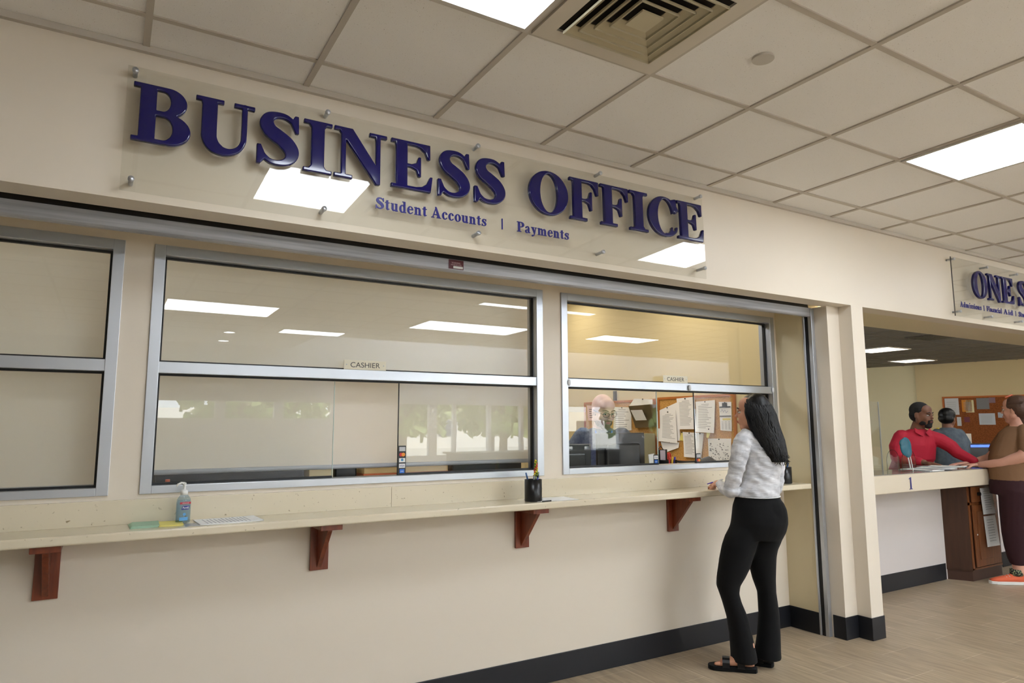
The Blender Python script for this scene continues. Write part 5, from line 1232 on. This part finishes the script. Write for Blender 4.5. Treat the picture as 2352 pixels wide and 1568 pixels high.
q.loft([hring(-.20, 0, .98, .185, .19), hring(-.21, 0, .90, .20, .20), hring(-.20, 0, .80, .21, .20)], 22)
q.tube([(-.235, -.07, .84), (-.262, -.06, .60), (-.275, -.05, .45), (-.272, -.04, .33), (-.268, -.035, .235)], [.155, .130, .112, .098, .082], 18); q.tube([(-.14, .08, .84), (-.08, .08, .6), (.02, .08, .4), (.08, .06, .235)], [.15, .125, .10, .082], 18)
link('trousers', fuse(q, .008, 5), mat('burgundy trousers', (50, 18, 26), .85), Bw, True)
def shoe(cx, cy, ang, s=1.0):
    d = Vector((math.cos(ang), math.sin(ang), 0)); n_ = Vector((-d.y, d.x, 0)); c = Vector((cx, cy, 0)); up = Vector((0, 0, 1))
    q = MB(); q.loft([(c-d*.035+up*.045, n_*.022, up*.030), (c-d*.02+up*.060, n_*.036, up*.045), (c+d*.05+up*.058, n_*.040, up*.042), (c+d*.12+up*.046, n_*.044, up*.030), (c+d*.19+up*.036, n_*.044, up*.022), (c+d*.235+up*.030, n_*.028, up*.014)], 18)
    q.build('shoe', mat('coral canvas shoe', (226, 106, 70), .8), Bw, True)
    pts = []
    prof = ((-.045, .018), (-.03, .036), (.05, .042), (.13, .047), (.20, .046), (.24, .030), (.252, .008))
    for x_, w_ in prof: pts.append((c+d*x_+n_*w_)[:2])
    for x_, w_ in reversed(prof): pts.append((c+d*x_-n_*w_)[:2])
    MB().prism(pts, 'z', .001, .028).build('shoe_sole', M_white, Bw, bevel=.003)
    q = MB()
    for k in range(4): p = c+d*(.09+.025*k); q.tube([p+n_*.03+up*(.074-.008*k), p+up*(.086-.009*k), p-n_*.03+up*(.074-.008*k)], .0035, 6)
    q.build('shoe_lace', M_white, Bw, True)
    MB().tube([c+d*.02+up*.08, c+d*.02+up*.135], .050, 18, cap=False).build('sock', mat('patterned sock', (30, 34, 36), .9, var=(90, (150, 160, 120), .5, .56)), Bw, True)
shoe(-.27, -.03, math.pi-.18); shoe(.10, .06, math.pi-.3)

# ------------------------------------------------------------------ outdoors seen mirrored in the glass
struct('ground_outside', MB().box(-40, 60, -60, -9.05, -.3, -.02), mat('pavement', (190, 188, 180), .9))
M_leaf = mat('tree leaves', (120, 148, 92), .7, var=(3, (172, 190, 130), .3, .7)); M_bark = mat('bark', (92, 82, 74), .9)
def tree(x, y, h, r, lb, seed):
    t = empty('tree', (x, y, -.02), 0, lb, 'tree', 'trees outside the lobby'); rnd = random.Random(seed)
    q = MB(); q.tube([(0, 0, 0), (.05, 0, h*.25), (0, .1, h*.45)], [.16, .13, .10], 10)
    for k in range(7):
        a = k*.9; q.tube([(.05, 0, h*.25+.05*k), (r*.45*math.cos(a), r*.45*math.sin(a), h*.55), (r*.7*math.cos(a), r*.7*math.sin(a), h*.75)], [.06, .045, .02], 8)
    q.build('trunk', M_bark, t, True)
    q = MB()
    for k in range(1000):
        a = rnd.uniform(0, 6.28); rr = r*math.sqrt(rnd.random()); z = 1.2+(h-1.2)*rnd.random(); rr *= math.sqrt(max(0, 1-((z-h*.60)/(h*.46))**2))
        c = Vector((rr*math.cos(a), rr*math.sin(a), z)); s_ = .10+.14*rnd.random(); R3 = Euler((rnd.uniform(0, 6), rnd.uniform(0, 6), rnd.uniform(0, 6))).to_matrix()
        q.add([c+R3 @ Vector(p)*s_ for p in ((-1, -.6, 0), (1, -.6, .2), (1, .6, 0), (-1, .6, .2))], [(0, 1, 2, 3)])
    q.build('foliage', M_leaf, t)
for i, (x, y, h, r) in enumerate(((3.2, -17, 5.4, 2.0), (7.6, -15.5, 5.6, 2.1), (12.0, -17, 5.4, 2.0), (15.6, -14, 3.4, 1.2), (-1.2, -16, 5, 2.0), (9.8, -21, 6, 2.0), (5.4, -21, 6, 2.0), (14, -21.5, 6, 2.0))):
    tree(x, y, h, r, 'leafy green tree outside the lobby windows, seen mirrored in the glass', i)
t = empty('building', (10, -42, 0), 0, 'long low white building beyond the trees, mirrored in the glass', 'building')
MB().box(-25, 30, -2, 2, -.2, 2.6).build('wall', mat('white render', (226, 224, 220), .8), t)
for k in range(12): MB().box(-22+k*4, -20.6+k*4, 2.0, 2.05, .8, 1.9).build('window', mat('dark window', (60, 80, 110), .2), t)
t = empty('reception_desk', (6.9, -6.4, 0), 0, 'dark reception desk across the lobby, mirrored in the middle window', 'desk')
MB().box(-1.9, 1.5, -.35, .35, 0, .98).build('desk_body', mat('dark grey desk', (92, 90, 88), .6), t)
MB().box(-1.95, 1.55, -.4, .4, .98, 1.01).build('desk_top', mat('desk top grey', (130, 128, 126), .4), t)
for x, lb in ((6.9, 'left'), (7.55, 'right')):
    t = empty('computer_monitor', (x, -6.4, 1.01), 0, 'monitor on the reception desk across the lobby, %s one in the mirror image' % lb, 'monitor')
    MB().box(-.24, .24, -.01, .02, .06, .34).build('screen_housing', M_blackplastic, t); MB().box(-.08, .08, -.08, .08, 0, .06).build('stand', M_blackplastic, t)
